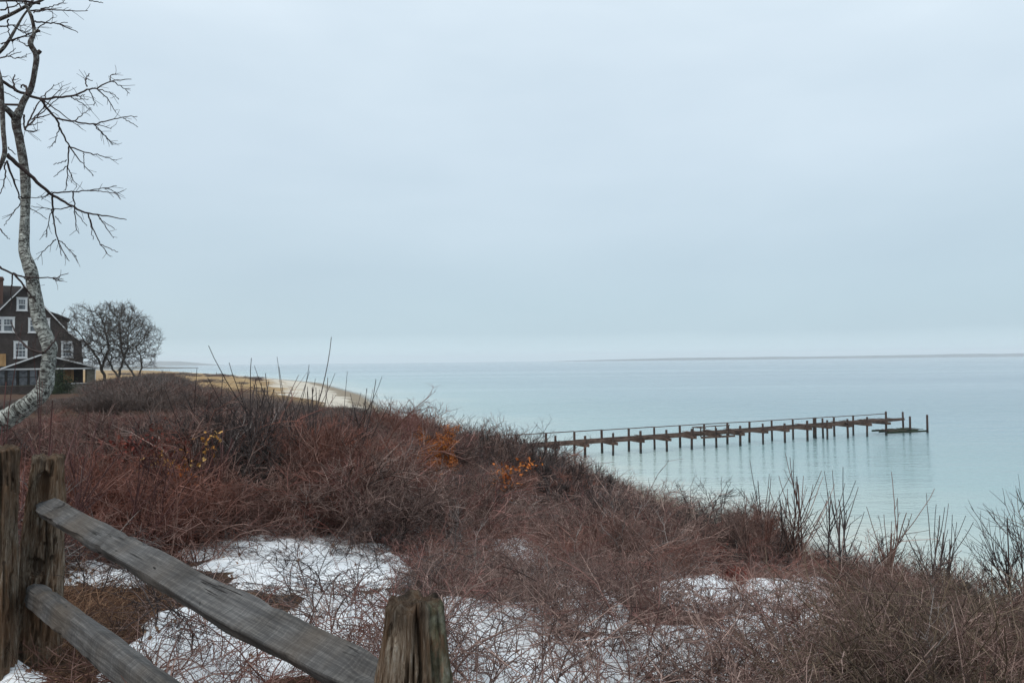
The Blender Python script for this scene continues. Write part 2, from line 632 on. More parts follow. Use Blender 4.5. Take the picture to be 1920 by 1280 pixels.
M_PILE = wood('pier_timber', (.030, .020, .017, 1), (.075, .048, .040, 1), (.14, .095, .075, 1), (9, 9, 1.2), 'Object')
M_PILE_WET = wood('tide_darkened_timber', (.012, .014, .014, 1), (.03, .034, .032, 1), (.055, .055, .048, 1), (9, 9, 1.2), 'Object', .55)
M_DECK = wood('pier_beam', (.045, .028, .022, 1), (.12, .072, .055, 1), (.20, .14, .11, 1), (3, 3, 8), 'Object')
M_WEED = wood('weedy_timber', (.012, .016, .008, 1), (.03, .045, .018, 1), (.06, .075, .035, 1), (6, 6, 6), 'Object', .6)

# ------------------------------------------------------------------ pier
F0, STEP = np.array([3.77, 66.5]), np.array([2.756, 1.2616])
DIR = STEP / np.linalg.norm(STEP)
BACK = np.array([-DIR[1], DIR[0]]) * 1.9
rng = np.random.default_rng(12)
pier = tag(obj('pier', None, None, (*F0, 0)), 'old timber pier with its decking gone, running out over the water', 'pier')


def pt(i, back, z):
    p = STEP * i + BACK * back
    return np.array([p[0], p[1], z])


_pile = []
for k in range(6):
    mb = MB()
    lean = rng.normal(0, .03, 2)
    rr = .115 + rng.uniform(-.012, .016)
    zs = np.array([-3.2, 0, .45, 1.2, 2.05, 2.1])
    mb.tube([(lean[0] * z_ / 2 + rng.normal(0, .006), lean[1] * z_ / 2, z_) for z_ in zs], [rr * 1.05, rr * 1.03, rr, rr * .97, rr * .95, rr * .85], 10)
    me = mb.mesh('post', [M_PILE, M_PILE_WET], True)
    c = np.array([p_.center.z for p_ in me.polygons])
    me.polygons.foreach_set('material_index', (c < .6).astype(np.int32))
    _pile.append(me)


def pile(i, back, top, k=None):
    o = obj('post', _pile[k if k is not None else rng.integers(6)], pier)
    p = pt(i, back, 0)
    o.location = (p[0] + rng.normal(0, .03), p[1] + rng.normal(0, .03), 0)
    o.rotation_euler = (0, 0, rng.uniform(0, 6))
    o.scale = (1, 1, top / 2.1)
    return o


N_BAY = 15
for i in range(-3, N_BAY):
    pile(i, 0, 2.08 + rng.uniform(-.1, .1) + (.05 if i > 6 else 0))
    if i not in (14,):
        pile(i, 1, 2.18 + rng.uniform(-.04, .08))
    mb = MB()
    zc = 1.10 + .02 * i + rng.uniform(-.03, .03)
    for off in (-.16, .16):
        a, b_ = pt(i, -.22 - rng.uniform(0, .08), zc), pt(i, 1.2, zc + rng.uniform(-.02, .06))
        a[:2] += DIR * off
        b_[:2] += DIR * off
        mb.beam(a, b_, .09, .26, rng)
    mb.obj('cross_beam', M_DECK, pier)
for back, hz in ((.08, .26), (.5, .2), (.92, .26)):
    for i in range(-3, 14):
        if (back == .5 and i in (2, 9, 11)):
            continue
        z0 = 1.30 + .02 * i
        MB().beam(pt(i - .03, back, z0 + rng.uniform(-.02, .02)), pt(i + 1.03, back, z0 + .02 + rng.uniform(-.02, .02)), .11, hz, rng).obj('stringer', M_DECK, pier)
for i in range(-3, 14):
    MB().beam(pt(i + .0, 1.06, 2.19 + rng.uniform(-.015, .02)), pt(i + 1.0, 1.06, 2.21 + rng.uniform(-.02, .02)), .14, .07, rng).obj('handrail', M_DECK, pier)
for i in (3.3, 5.2, 5.32, 5.5, 6.0, 6.1, 6.85, 7.0, 10.1, 10.3, 11.9, 12.4, 12.55, 13.3, 13.5, 13.62, 13.8):
    z0 = 1.47 + .02 * i
    a, b_ = pt(i, -.1 - rng.uniform(0, .15), z0), pt(i + rng.uniform(-.06, .06), 1.1, z0 + rng.uniform(-.01, .03))
    MB().beam(a, b_, .19, .045, rng).obj('deck_plank', M_DECK, pier)
MB().beam(pt(14.0, 1.06, 2.21), pt(14.75, 1.02, 2.24), .14, .07, rng).obj('handrail', M_DECK, pier)
# landing rail standing on the near edge
for i in (5.0, 5.3, 5.9, 6.45):
    p0 = pt(i, -.12, 1.2)
    MB().beam(p0, p0 + (0, 0, .98), .1, .1, rng).obj('rail_post', M_PILE, pier)
MB().beam(pt(4.95, -.12, 2.21), pt(6.5, -.12, 2.2), .07, .09, rng).obj('landing_rail', M_DECK, pier)
MB().beam(pt(5.0, -.12, 2.2), pt(5.32, -.5, 2.12), .07, .09, rng).obj('landing_rail', M_DECK, pier)
MB().beam(pt(5.3, -.14, 1.16), pt(6.7, -.14, 1.1), .08, .2, rng).obj('stringer', M_DECK, pier)
pile(10.9, .75, 2.3)
pile(11.2, .6, 2.2)
MB().beam(pt(10.8, .72, 2.27), pt(11.8, .9, 2.24), .1, .07, rng).obj('landing_rail', M_DECK, pier)
# head of the pier: tall posts and the low landing at the waterline
pile(14.75, 1.0, 2.5)
pile(15.7, .95, 2.35)
pile(15.4, .1, 1.95)
pile(16.05, -.25, 2.1)
MB().beam(pt(13.9, .9, 1.6), pt(15.7, .9, 1.55), .12, .2, rng).obj('stringer', M_DECK, pier)
MB().beam(pt(13.9, .1, 1.56), pt(15.6, .75, 1.5), .12, .2, rng).obj('stringer', M_DECK, pier)
for i in (14.1, 14.4, 14.8):
    MB().beam(pt(i, .0, 1.7), pt(i + .05, 1.15, 1.72), .2, .05, rng).obj('deck_plank', M_DECK, pier)
for back, z0 in ((-.2, .28), (.4, .3), (.9, .34)):
    MB().beam(pt(14.0, back + .1, z0 + .02), pt(16.05, back, z0 - .06), .12, .2, rng).obj('landing_beam', M_WEED, pier)
for i in (14.15, 14.3, 14.46, 14.75, 14.9, 15.05, 15.35, 15.5, 15.62, 15.85):
    MB().beam(pt(i, -.2, .43 + rng.uniform(-.02, .02)), pt(i + rng.uniform(-.05, .05), .95, .47), .2, .05, rng).obj('landing_plank', M_WEED if rng.random() < .6 else M_DECK, pier)

# small dark post on the far beach
p = P(406, 705, 470)
gz = float(height(p[0], p[1]))
MB().tube([(0, 0, -.3), (0, 0, 1.0), (.03, 0, 1.7)], [.22, .2, .15], 7).obj('marker_post', M_PILE, None, True, (p[0], p[1], gz))
tag(bpy.data.objects['marker_post'], 'tiny dark upright post on the distant shore of the dunes', 'post')

# ------------------------------------------------------------------ house
def m_shingle(dark, light, row=.13):
    def f(nt, b):
        tcn = nt.n('ShaderNodeTexCoord').outputs['Object']
        sp = nt.n('ShaderNodeSeparateXYZ', {'Vector': tcn})
        hx = nt.m('ADD', sp.outputs[0], sp.outputs[1])
        cv = nt.n('ShaderNodeCombineXYZ', {'X': hx, 'Y': sp.outputs[2], 'Z': 0.0}).outputs[0]
        br = nt.n('ShaderNodeTexBrick', {'Vector': cv, 'Scale': 1.0, 'Brick Width': .16, 'Row Height': row, 'Mortar Size': .012,
                                         'Color1': dark, 'Color2': light, 'Mortar': tuple(c * .4 for c in dark[:3]) + (1,)})
        n = nt.noise(tcn, 1.2, 5, .65)
        c = nt.mix(nt.ramp(n, [(.35, 0), (.7, .6)]), br.outputs['Color'], nt.mix(1.0, br.outputs['Color'], (.55, .52, .5, 1), 'MULTIPLY'))
        put(nt, b, 'Base Color', c)
        bump(nt, b, br.outputs['Fac'], -.4, .02)
    return f


M_SHING = material('brown_wall_shingle', m_shingle((.070, .057, .052, 1), (.105, .086, .079, 1)), .9, .15)
M_ROOFS = material('dark_roof_shingle', m_shingle((.040, .034, .034, 1), (.07, .06, .057, 1), .16), .9, .15)
M_PORCHS = material('grey_porch_shingle', m_shingle((.15, .14, .11, 1), (.24, .23, .19, 1)), .9, .15)
M_TRIM = material('white_trim', lambda nt, b: put(nt, b, 'Base Color', nt.ramp(nt.noise(nt.n('ShaderNodeTexCoord').outputs['Object'], 3, 4), [(.3, (.62, .63, .63, 1)), (.7, (.78, .79, .79, 1))])), .6, .3)
M_GLASS = material('window_glass', lambda nt, b: (put(nt, b, 'Base Color', nt.ramp(nt.noise(nt.n('ShaderNodeNewGeometry').outputs['Position'], 1.5, 3), [(.35, (.05, .06, .07, 1)), (.65, (.17, .19, .21, 1))]))), .06, .6)
M_PLY = wood('plywood', (.36, .20, .085, 1), (.48, .29, .13, 1), (.58, .38, .19, 1), (3, 3, 1), 'Object', .8)
M_BRICK = material('chimney_brick', lambda nt, b: put(nt, b, 'Base Color', nt.n('ShaderNodeTexBrick', {'Vector': nt.n('ShaderNodeTexCoord').outputs['Object'], 'Scale': 4.0, 'Color1': (.13, .07, .055, 1), 'Color2': (.10, .055, .045, 1), 'Mortar': (.2, .18, .16, 1)}).outputs[0]), .9, .1)
M_DARKIN = material('dark_interior', lambda nt, b: put(nt, b, 'Base Color', (.03, .028, .027, 1)), .9, .1)

HP = P(45, 740, 85)
K_ = 85 / FPX
house = tag(obj('house', None, None, HP), 'dark brown shingled house with white window trim and a gabled porch', 'house')
U = lambda px: (px - 45) * K_ / 1.2
house.rotation_euler = (0, 0, R_(33))       # the gable end looks straight at the viewer
W = lambda py: (740 - py) * K_
roofline = [(0, W(533)), (U(76), W(565)), (U(130), W(620)), (U(151), W(634)), (U(176), W(641))]
wallR = [(U(160), -1.2), (U(160), W(639)), (U(148), W(634)), (U(128), W(620)), (U(76), W(567)), (0, W(536))]
poly = wallR + [(-a, b) for a, b in wallR[-2::-1]]
MB().prism(poly, 0, 15).obj('wall', M_SHING, house)
# roof: two sheets of the flared profile
roof = None
for sg in (1, -1):
    mb = MB()
    pr = [(sg * a, b) for a, b in roofline]
    th = .22
    for (a, b), (c, d) in zip(pr[:-1], pr[1:]):
        pl = [(a, b), (c, d), (c, d - th), (a, b - th)]
        mb.prism(pl if sg > 0 else pl[::-1], -.35, 15.3)
    o = mb.obj('roof', M_ROOFS, house)
    roof = roof or o
    mb = MB()
    for (a, b), (c, d) in zip(pr[:-1], pr[1:]):
        pl = [(a, b - .03), (c, d - .03), (c, d - .20), (a, b - .20)]
        mb.prism(pl if sg > 0 else pl[::-1], -.42, -.353)
    mb.obj('rake_board', M_TRIM, house)
MB().prism([(U(82), W(575)), (U(112), W(584)), (U(136), W(593)), (U(136), W(596)), (U(84), W(580))], 3.5, 9).obj('dormer_roof', M_ROOFS, roof)
MB().prism([(U(84), W(581)), (U(131), W(595.5)), (U(131), W(622)), (U(90), W(600))], 3.8, 8.7).obj('dormer_wall', M_SHING, roof)
# wing running back to the left with the chimney
MB().prism([(-13, 0), (-2, 0), (-2, 9), (-13, 9)], 15.05, 20).obj('wing_wall', M_SHING, house)
mb = MB()
mb.hexa([(-14, 4.2, 9.6), (-.4, 4.2, 9.6), (-.4, 8.0, 12.9), (-14, 8.0, 12.9), (-14, 4.2, 9.9), (-.4, 4.2, 9.9), (-.4, 8.0, 13.2), (-14, 8.0, 13.2)])
mb.obj('wing_roof', M_ROOFS, house)
mb = MB()
mb.box((-3.6, 5.2, 9.5), (-2.2, 6.4, 14.0))
mb.box((-3.68, 5.1, 13.65), (-2.12, 6.5, 13.85))
mb.obj('chimney', M_BRICK, house)
# corner board and eave return on the right
MB().box((U(157.5), -.06, W(672)), (U(161.5), .2, W(642))).obj('corner_board', M_TRIM, house)
MB().box((U(156), -.4, W(642.6)), (U(174), .25, W(640.2))).obj('eave_return', M_TRIM, house)
MB().box((U(157), -.2, W(645)), (U(163), .22, W(642.7))).obj('eave_return', M_TRIM, house)


def window(x0, x1, y0, y1, lights=1, yy=0.0, par=None, cols=3, rows=4):
    par = par or house
    ux0, ux1, w0, w1 = U(x0), U(x1), W(y1), W(y0)
    t = .17
    mb = MB()
    mb.box((ux0, yy - .09, w0), (ux0 + t, yy - .003, w1)).box((ux1 - t, yy - .09, w0), (ux1, yy - .003, w1))
    mb.box((ux0 + t, yy - .09, w1 - t * 1.15), (ux1 - t, yy - .003, w1)).box((ux0 - .06, yy - .14, w0 - .08), (ux1 + .06, yy - .003, w0 - .002))
    mb.box((ux0 + t, yy - .088, w0), (ux1 - t, yy - .003, w0 + .1))
    mb.box((ux0 - .05, yy - .12, w1 + .002), (ux1 + .05, yy - .003, w1 + .06))
    o = mb.obj('window', M_TRIM, par)
    n = lights
    iw = (ux1 - ux0 - 2 * t - (n - 1) * t) / n
    for k in range(n):
        a = ux0 + t + k * (iw + t)
        if k:
            MB().box((a - t, yy - .085, w0 + .1), (a, yy - .003, w1 - t * 1.15)).obj('mullion', M_TRIM, o)
        lo, hi = w0 + .1, w1 - t * 1.15
        mid = (lo + hi) / 2
        for (c, d, dy) in ((lo, mid - .002, -.03), (mid + .002, hi, -.045)):
            MB().box((a + .002, yy + dy + .01, c), (a + iw - .002, yy + dy + .018, d)).obj('pane', M_GLASS, o)
            mb = MB()
            s_ = .055
            mb.box((a, yy + dy - .02, c), (a + s_, yy + dy + .008, d)).box((a + iw - s_, yy + dy - .02, c), (a + iw, yy + dy + .008, d))
            mb.box((a + s_, yy + dy - .02, c), (a + iw - s_, yy + dy + .008, c + s_)).box((a + s_, yy + dy - .02, d - s_), (a + iw - s_, yy + dy + .008, d))
            if dy < -.04 or rows > 3:
                for q_ in range(1, cols):
                    xm = a + iw * q_ / cols
                    mb.box((xm - .016, yy + dy - .012, c + s_), (xm + .016, yy + dy + .007, d - s_))
                zm = (c + d) / 2
                mb.box((a + s_, yy + dy - .010, zm - .016), (a + iw - s_, yy + dy + .006, zm + .016))
            mb.obj('sash', M_TRIM, o)
    return o


window(30, 50.5, 558, 582, 1, rows=3)
window(-18, 27, 595, 623, 2, rows=3)
window(52, 94, 596, 623, 2, rows=3)
window(25, 51, 640, 671, 1)
window(116, 140, 640, 670, 1)
window(-45, -20, 640, 671, 1)
MB().box((U(-12), -.1, W(686)), (U(11), -.005, W(663))).obj('plywood_board', M_PLY, house)
# porch
y0 = -3.4
gab = [(U(8), W(690)), (U(182), W(690)), (U(79), W(666))]
MB().prism(gab, y0 + .25, -.004).obj('porch_gable', M_SHING, house)
mb = MB()
for (a, b), (c, d) in (((U(79), W(663.5)), (U(187), W(689.5))), ((U(3), W(689.5)), (U(79), W(663.5)))):
    mb.prism([(a, b + .02), (c, d + .02), (c, d - .12), (a, b - .12)], y0 - .25, -.006)
mb.obj('porch_roof', M_ROOFS, house)
mb = MB()
for (a, b), (c, d) in (((U(79), W(663.5)), (U(187), W(689.5))), ((U(3), W(689.5)), (U(79), W(663.5)))):
    mb.prism([(a, b), (c, d), (c, d - .17), (a, b - .17)], y0 - .32, y0 - .253)
mb.box((U(-60), y0 - .1, W(693)), (U(183.5), y0 + .15, W(690.3)))
mb.obj('porch_trim', M_TRIM, house)
mb = MB()
mb.box((U(164), y0, -1.2), (U(180), y0 + .9, W(693.2)))
mb.box((U(122), y0, -1.2), (U(163.9), y0 + .25, W(719)))
mb.box((U(98), y0, -1.2), (U(108), y0 + .5, W(693.2)))
mb.box((U(164.2), y0 + 2.4, -1.2), (U(179.8), -.01, W(693.2)))
mb.obj('porch_wall', M_PORCHS, house)
MB().box((U(180), y0 - .04, -.6), (U(181.4), y0 + .1, W(693.2))).obj('corner_board', M_TRIM, house)
MB().box((U(122), y0 - .06, W(720)), (U(164), y0 + .3, W(718.8))).obj('porch_sill', M_TRIM, house)
MB().box((U(119), y0 + 1.2, W(719)), (U(137), y0 + 1.25, W(693.5))).obj('plywood_board', M_PLY, house)
MB().box((U(137), y0 + 1.16, W(719)), (U(139.5), y0 + 1.26, W(693.4))).obj('porch_stud', M_PLY, house)
MB().box((U(152), y0 + .8, W(719)), (U(155.5), y0 + .92, W(693.4))).obj('porch_stud', M_DARKIN, house)
MB().box((U(-60), y0, -1.2), (U(97.9), y0 + .3, W(722))).obj('porch_wall', M_SHING, house)
MB().box((U(-60), y0 - .05, W(722)), (U(98), y0 + .3, W(720.8))).obj('porch_sill', M_PORCHS, house)
for a, b in ((14, 33), (35, 53), (54, 71), (72, 97), (-10, 12)):
    f = MB()
    x0_, x1_, z0_, z1_ = U(a), U(b), W(720.5), W(693.5)
    f.box((x0_, y0 + .05, z0_), (x0_ + .09, y0 + .15, z1_)).box((x1_ - .09, y0 + .05, z0_), (x1_, y0 + .15, z1_)).box((x0_ + .09, y0 + .05, (z0_ + z1_) / 2), (x1_ - .09, y0 + .14, (z0_ + z1_) / 2 + .07))
    f = f.obj('porch_window', M_DARKIN, house)
    MB().box((x0_ + .092, y0 + .09, z0_), (x1_ - .092, y0 + .1, z1_)).obj('pane', M_GLASS, f)
# ------------------------------------------------------------------ split rail fence


def m_post(nt, b):
    tcn = nt.n('ShaderNodeTexCoord').outputs['Object']
    g = nt.noise(nt.scaled(tcn, (120, 120, 11)), 1.0, 6, .75, .6)
    w_ = nt.noise(nt.scaled(tcn, (26, 26, 4.5)), 1.0, 5, .65, .8)
    c = nt.ramp(g, [(.30, (.03, .021, .016, 1)), (.42, (.16, .115, .08, 1)), (.53, (.34, .27, .20, 1)), (.68, (.60, .54, .46, 1))])
    c = nt.mix(nt.ramp(w_, [(.40, 0), (.60, .85)]), c, nt.mix(1.0, c, (.50, .44, .40, 1), 'MULTIPLY'))
    c = nt.mix(nt.ramp(nt.noise(nt.scaled(tcn, (9, 9, 3)), 1, 4, .6), [(.40, 0), (.58, .6)]), c, (.24, .13, .068, 1))
    # rot-blackened top
    t = nt.n('ShaderNodeAttribute', attribute_name='toprot').outputs['Fac']
    c = nt.mix(nt.m('MULTIPLY', t, nt.ramp(nt.noise(nt.scaled(tcn, (20, 20, 6)), 1, 4, .6), [(.25, .95), (.58, .35)])), c, (.028, .021, .018, 1))
    # lichen and algae on one flank
    gl = nt.n('ShaderNodeAttribute', attribute_name='green').outputs['Fac']
    ln = nt.noise(nt.scaled(tcn, (60, 60, 26)), 1, 5, .7)
    gc = nt.ramp(nt.noise(tcn, 45, 3, .6), [(.4, (.11, .115, .07, 1)), (.6, (.28, .29, .21, 1)), (.75, (.50, .50, .42, 1))])
    c = nt.mix(nt.m('MULTIPLY', gl, nt.ramp(ln, [(.38, 0), (.55, .8)])), c, gc)
    put(nt, b, 'Base Color', c)
    bump(nt, b, nt.m('ADD', g, nt.m('MULTIPLY', w_, .8)), 1.0, .02)


M_POST = material('weathered_post', m_post, .9, .15)


def m_rail(nt, b):
    tcn = nt.n('ShaderNodeTexCoord').outputs['Object']
    saw = nt.noise(nt.scaled(tcn, (150, 9, 9)), 1.0, 4, .7, .3)     # saw marks across the rail
    gr = nt.noise(nt.scaled(tcn, (4, 110, 110)), 1.0, 5, .7)
    ckn = nt.noise(nt.scaled(tcn, (1.6, 42, 42)), 1.0, 3, .6, .4)
    pt_ = nt.noise(tcn, 4.5, 5, .6, .4)
    c = nt.ramp(nt.m('ADD', nt.m('MULTIPLY', saw, .40), nt.m('MULTIPLY', gr, .60)), [(.3, (.034, .033, .034, 1)), (.5, (.098, .094, .092, 1)), (.66, (.21, .20, .19, 1))])
    c = nt.mix(nt.ramp(pt_, [(.40, 0), (.66, .8)]), c, nt.mix(1.0, c, (.50, .46, .42, 1), 'MULTIPLY'))
    c = nt.mix(nt.ramp(nt.noise(tcn, 2.1, 3), [(.5, 0), (.66, .35)]), c, (.14, .105, .075, 1))
    kn = nt.noise(nt.scaled(tcn, (5, 16, 16)), 1.0, 3, .5, 1.2)
    crack = nt.m('MAXIMUM', nt.ramp(ckn, [(.665, 0), (.70, 1)]), nt.ramp(kn, [(.70, 0), (.74, .9)]))
    c = nt.mix(crack, c, (.018, .015, .013, 1))
    put(nt, b, 'Base Color', c)
    bump(nt, b, nt.m('SUBTRACT', nt.m('ADD', nt.m('MULTIPLY', saw, .5), nt.m('MULTIPLY', gr, .6)), nt.m('MULTIPLY', crack, .8)), .7, .008)


M_RAIL = material('grey_rail_timber', m_rail, .8, .22)


def fence_post(base, top, w0, w1, seed, holes=(), rot=.35, green_dir=None, splits=2, toprot=.10, label='', shoulder=0.0, chew=.05):
    """weathered split post: polar grid with fissures, mortises and a rotten top"""
    nz, na = 170, 112
    base, top = np.asarray(base, float), np.asarray(top, float)
    H = np.linalg.norm(top - base)
    a = np.linspace(0, 2 * math.pi, na, endpoint=False)
    t = np.linspace(-.25 / H, 1, nz)
    A, T = np.meshgrid(a, t)
    Z = T * H
    wd = (w0 + (w1 - w0) * np.clip(T, 0, 1)) / 2
    if shoulder:
        wd = w1 / 2 + (w0 - w1) / 2 * sstep(0, shoulder, H - Z) ** .8
    e = 3.2
    ca, sa = np.cos(A - rot), np.sin(A - rot)
    sq = (np.abs(ca) ** e + np.abs(sa) ** e) ** (-1 / e)
    wrap = lambda f, zf, sd, o=4: fbm(np.stack([np.cos(A) * f, np.sin(A) * f, Z * zf], -1), sd, o)
    r = wd * sq * (1 + (wrap(1.3, 2.5, seed) - .5) * .28)
    # long checks and fibrous relief
    ck = np.abs(wrap(5.0, 2.2, seed + 3, 3) - .5)
    r -= wd * .30 * (1 - sstep(0, .035, ck)) * (wrap(1.5, 3, seed + 5) > .42)
    r -= wd * .26 * (wrap(11, 7, seed + 7, 4) - .3)
    for k in range(splits):
        a0 = rot + .4 + k * 2.3 + seed
        da = np.abs((A - a0 + (wrap(.4, 3, seed + 9 + k) - .5) * .7 + math.pi) % (2 * math.pi) - math.pi)
        r -= wd * .55 * (1 - sstep(.02, .085, da)) * sstep(.1, .55, T)
    for (zc, ac, hz_, hw) in holes:
        da = (A - ac + math.pi) % (2 * math.pi) - math.pi
        m_ = (1 - sstep(.75, 1.05, np.sqrt((da / hw) ** 2 + ((Z - zc) / hz_) ** 2)))
        r = r * (1 - .85 * m_)
    # chewed top
    crown = (wrap(2.4, 0, seed + 13, 4) - .5)
    Z = Z + sstep(.9, 1, T) * crown * chew
    pts = [np.stack([r * np.cos(A), r * np.sin(A), Z], -1).reshape(-1, 3)]
    # rings closing the top
    rl, zl = r[-1], Z[-1]
    for f in (.9, .75, .55, .33, .12):
        x_, y_ = rl * f * np.cos(a), rl * f * np.sin(a)
        n_ = fbm(np.stack([x_ * 45, y_ * 45, x_ * 0], -1), seed + 20, 4) - .5
        pts.append(np.stack([x_, y_, H + (zl - H) * f + n_ * .045 + .008], -1))
    V = np.concatenate(pts)
    nr = nz + 5
    i, j = np.meshgrid(np.arange(nr - 1), np.arange(na), indexing='ij')
    q = np.stack([i * na + j, i * na + (j + 1) % na, (i + 1) * na + (j + 1) % na, (i + 1) * na + j], -1).reshape(-1, 4)
    c = len(V)
    V = np.concatenate([V, [[0, 0, H]]])
    tr = [((nr - 1) * na + k, (nr - 1) * na + (k + 1) % na, c) for k in range(na)]
    me = mesh_np('fence_post', V, q, tr, [M_POST])
    attr(me, 'toprot', sstep(H - toprot, H - toprot * .15, V[:, 2] + (fbm(V * np.array([30, 30, 8]), seed + 30, 3) - .5) * .10))
    ang = np.arctan2(V[:, 1], V[:, 0])
    if green_dir is None:
        gr = np.zeros(len(V))
    else:
        dg = np.abs((ang - green_dir + math.pi) % (2 * math.pi) - math.pi)
        gr = 1 - sstep(.35, .7, dg)
    attr(me, 'green', gr)
    o = obj('fence_post', me, None, base)
    dr = nrm(top - base)
    o.rotation_euler = Vector(dr).to_track_quat('Z', 'Y').to_euler()
    # keep heading of the local x axis
    o.rotation_euler = (math.atan2(-dr[1], dr[2]), math.asin(dr[0]), 0)
    return tag(o, label, 'fence post', 'split rail fence')


POST_A = P(66, 1200, 3.8)
POST_AT = P(90, 857, 3.8)
fence_post(POST_A, POST_AT, .225, .140, 5, chew=.02, holes=((.80, -math.pi / 2 + .35, .085, .55), (.40, -math.pi / 2 + .3, .05, .5)), rot=.2, green_dir=None, splits=1, toprot=.03,
           label='grey splintered fence post that both rails slot into, behind the leaning birch')
POST_B = P(-14, 1200, 3.55)
fence_post(POST_B, P(-6, 843, 3.55), .20, .185, 11, chew=.02, rot=.3, splits=1, toprot=.36, label='thick fence post with a blackened upper half at the left edge')
POST_CT = P(777, 1136, 1.5)
POST_C = np.array([POST_CT[0] - .015, POST_CT[1] - .02, float(height(POST_CT[0], POST_CT[1])) - .02])
fence_post(POST_C, POST_CT, .178, .112, 23, shoulder=.30, chew=.018, holes=((.62, math.pi * .75, .09, .5),), rot=.55, green_dir=-.35, splits=2, toprot=.075,
           label='brown rotting fence post with green lichen in front of the snow')


def rail(a, b, prof, bow, seed, label, taper=(.35, .55)):
    """split rail, section prof (y,z) swept from a to b"""
    a, b = np.asarray(a, float), np.asarray(b, float)
    L = np.linalg.norm(b - a)
    K, n = 150, 56
    pr = np.asarray(prof, float)
    seg = np.linalg.norm(np.roll(pr, -1, 0) - pr, axis=1)
    cum = np.concatenate([[0], np.cumsum(seg)])
    tt = np.linspace(0, cum[-1], n, endpoint=False)
    px_ = np.interp(tt, cum, np.append(pr[:, 0], pr[0, 0]))
    pz_ = np.interp(tt, cum, np.append(pr[:, 1], pr[0, 1]))
    t = np.linspace(0, 1, K)
    sc = np.minimum(taper[0] + (1 - taper[0]) * sstep(0, .055, t), taper[1] + (1 - taper[1]) * sstep(0, .09, 1 - t))
    sc = sc * (1 + (fbm(np.stack([t * 7, t * 0, t * 0], -1), seed, 3) - .5) * .10)
    X = np.repeat(t * L, n).reshape(K, n)
    cz = bow * np.sin(math.pi * t) + (fbm(np.stack([t * 4, t * 0 + 5, t * 0], -1), seed + 1, 3) - .5) * .014
    cyy = (fbm(np.stack([t * 3, t * 0 + 9, t * 0], -1), seed + 2, 3) - .5) * .02
    Y, Z = px_[None] * sc[:, None], pz_[None] * sc[:, None]
    dn = fbm(np.stack([X * 3, Y * 34, Z * 34], -1), seed + 3, 4) - .5
    rr = np.sqrt(Y ** 2 + Z ** 2) + 1e-6
    dn2 = np.clip(fbm(np.stack([X * 9, Y * 20, Z * 20], -1), seed + 8, 3) - .62, 0, 1)      # torn nicks
    f = 1 + (dn * .018 - dn2 * .05) / rr
    V = np.stack([X, Y * f + cyy[:, None], Z * f + cz[:, None]], -1).reshape(-1, 3)
    i, j = np.meshgrid(np.arange(K - 1), np.arange(n), indexing='ij')
    q = np.stack([i * n + j, i * n + (j + 1) % n, (i + 1) * n + (j + 1) % n, (i + 1) * n + j], -1).reshape(-1, 4)
    c = len(V)
    V = np.concatenate([V, [V[:n].mean(0), V[-n:].mean(0)]])
    tr = [(c, (k + 1) % n, k) for k in range(n)] + [(c + 1, (K - 1) * n + k, (K - 1) * n + (k + 1) % n) for k in range(n)]
    me = mesh_np('fence_rail', V, q[:, ::-1], [t_[::-1] for t_ in tr], [M_RAIL], True)
    ed = me.attributes.new('sharp_edge', 'BOOLEAN', 'EDGE')
    crn = set(int(np.argmin(np.abs(tt - c_))) for c_ in cum[:-1])
    ev = np.empty(len(me.edges) * 2, int)
    me.edges.foreach_get('vertices', ev)
    ev = ev.reshape(-1, 2)
    sh = (ev[:, 0] % n == ev[:, 1] % n) & np.isin(ev[:, 0] % n, list(crn)) & (ev.max(1) < c)
    ed.data.foreach_set('value', sh)
    o = obj('fence_rail', me, None, a)
    dr = nrm(b - a)
    o.rotation_euler = (0, -math.asin(dr[2]), math.atan2(dr[1], dr[0]))
    return tag(o, label, 'fence rail', 'split rail fence')


# local +y of a rail points away from the camera's right side (up the picture), -y towards the viewer
rail(P(76, 945, 3.74), P(772, 1318, 1.52), [(.066, .020), (.032, .052), (-.052, .002), (-.030, -.040), (.0, -.052), (.05, -.030)], -.015, 2,
     'upper grey rail slanting from the splintered post to the rotting post')
rail(P(55, 1105, 3.76), np.array([POST_C[0], POST_C[1], 7.86]), [(.036, .044), (-.008, .060), (-.036, .042), (-.050, -.040), (-.018, -.060), (.036, -.042)], 0.0, 7,
     'lower dark rail below the upper one, running out of the bottom of the frame')
# ------------------------------------------------------------------ plant materials


def twig_mat(name, dark, mid, light, patch=None, pscale=.32, pamt=.9):
    def f(nt, b):
        g = nt.n('ShaderNodeNewGeometry')
        isl = g.outputs['Random Per Island']
        pos = g.outputs['Position']
        c = nt.ramp(isl, [(0, dark), (.55, mid), (.88, light), (1, tuple(min(1, v * 1.35) for v in light[:3]) + (1,))])
        if patch:
            c = nt.mix(nt.m('MULTIPLY', nt.ramp(nt.noise(pos, pscale, 3, .5), [(.48, 0), (.62, 1)]), pamt), c, nt.mix(.35, patch, c))
        v = nt.ramp(nt.noise(pos, 1.7, 3, .5), [(.3, .5), (.7, 1.25)])
        c = nt.mix(1.0, c, v, 'MULTIPLY')
        put(nt, b, 'Base Color', c)
    return material(name, f, .75, .25)


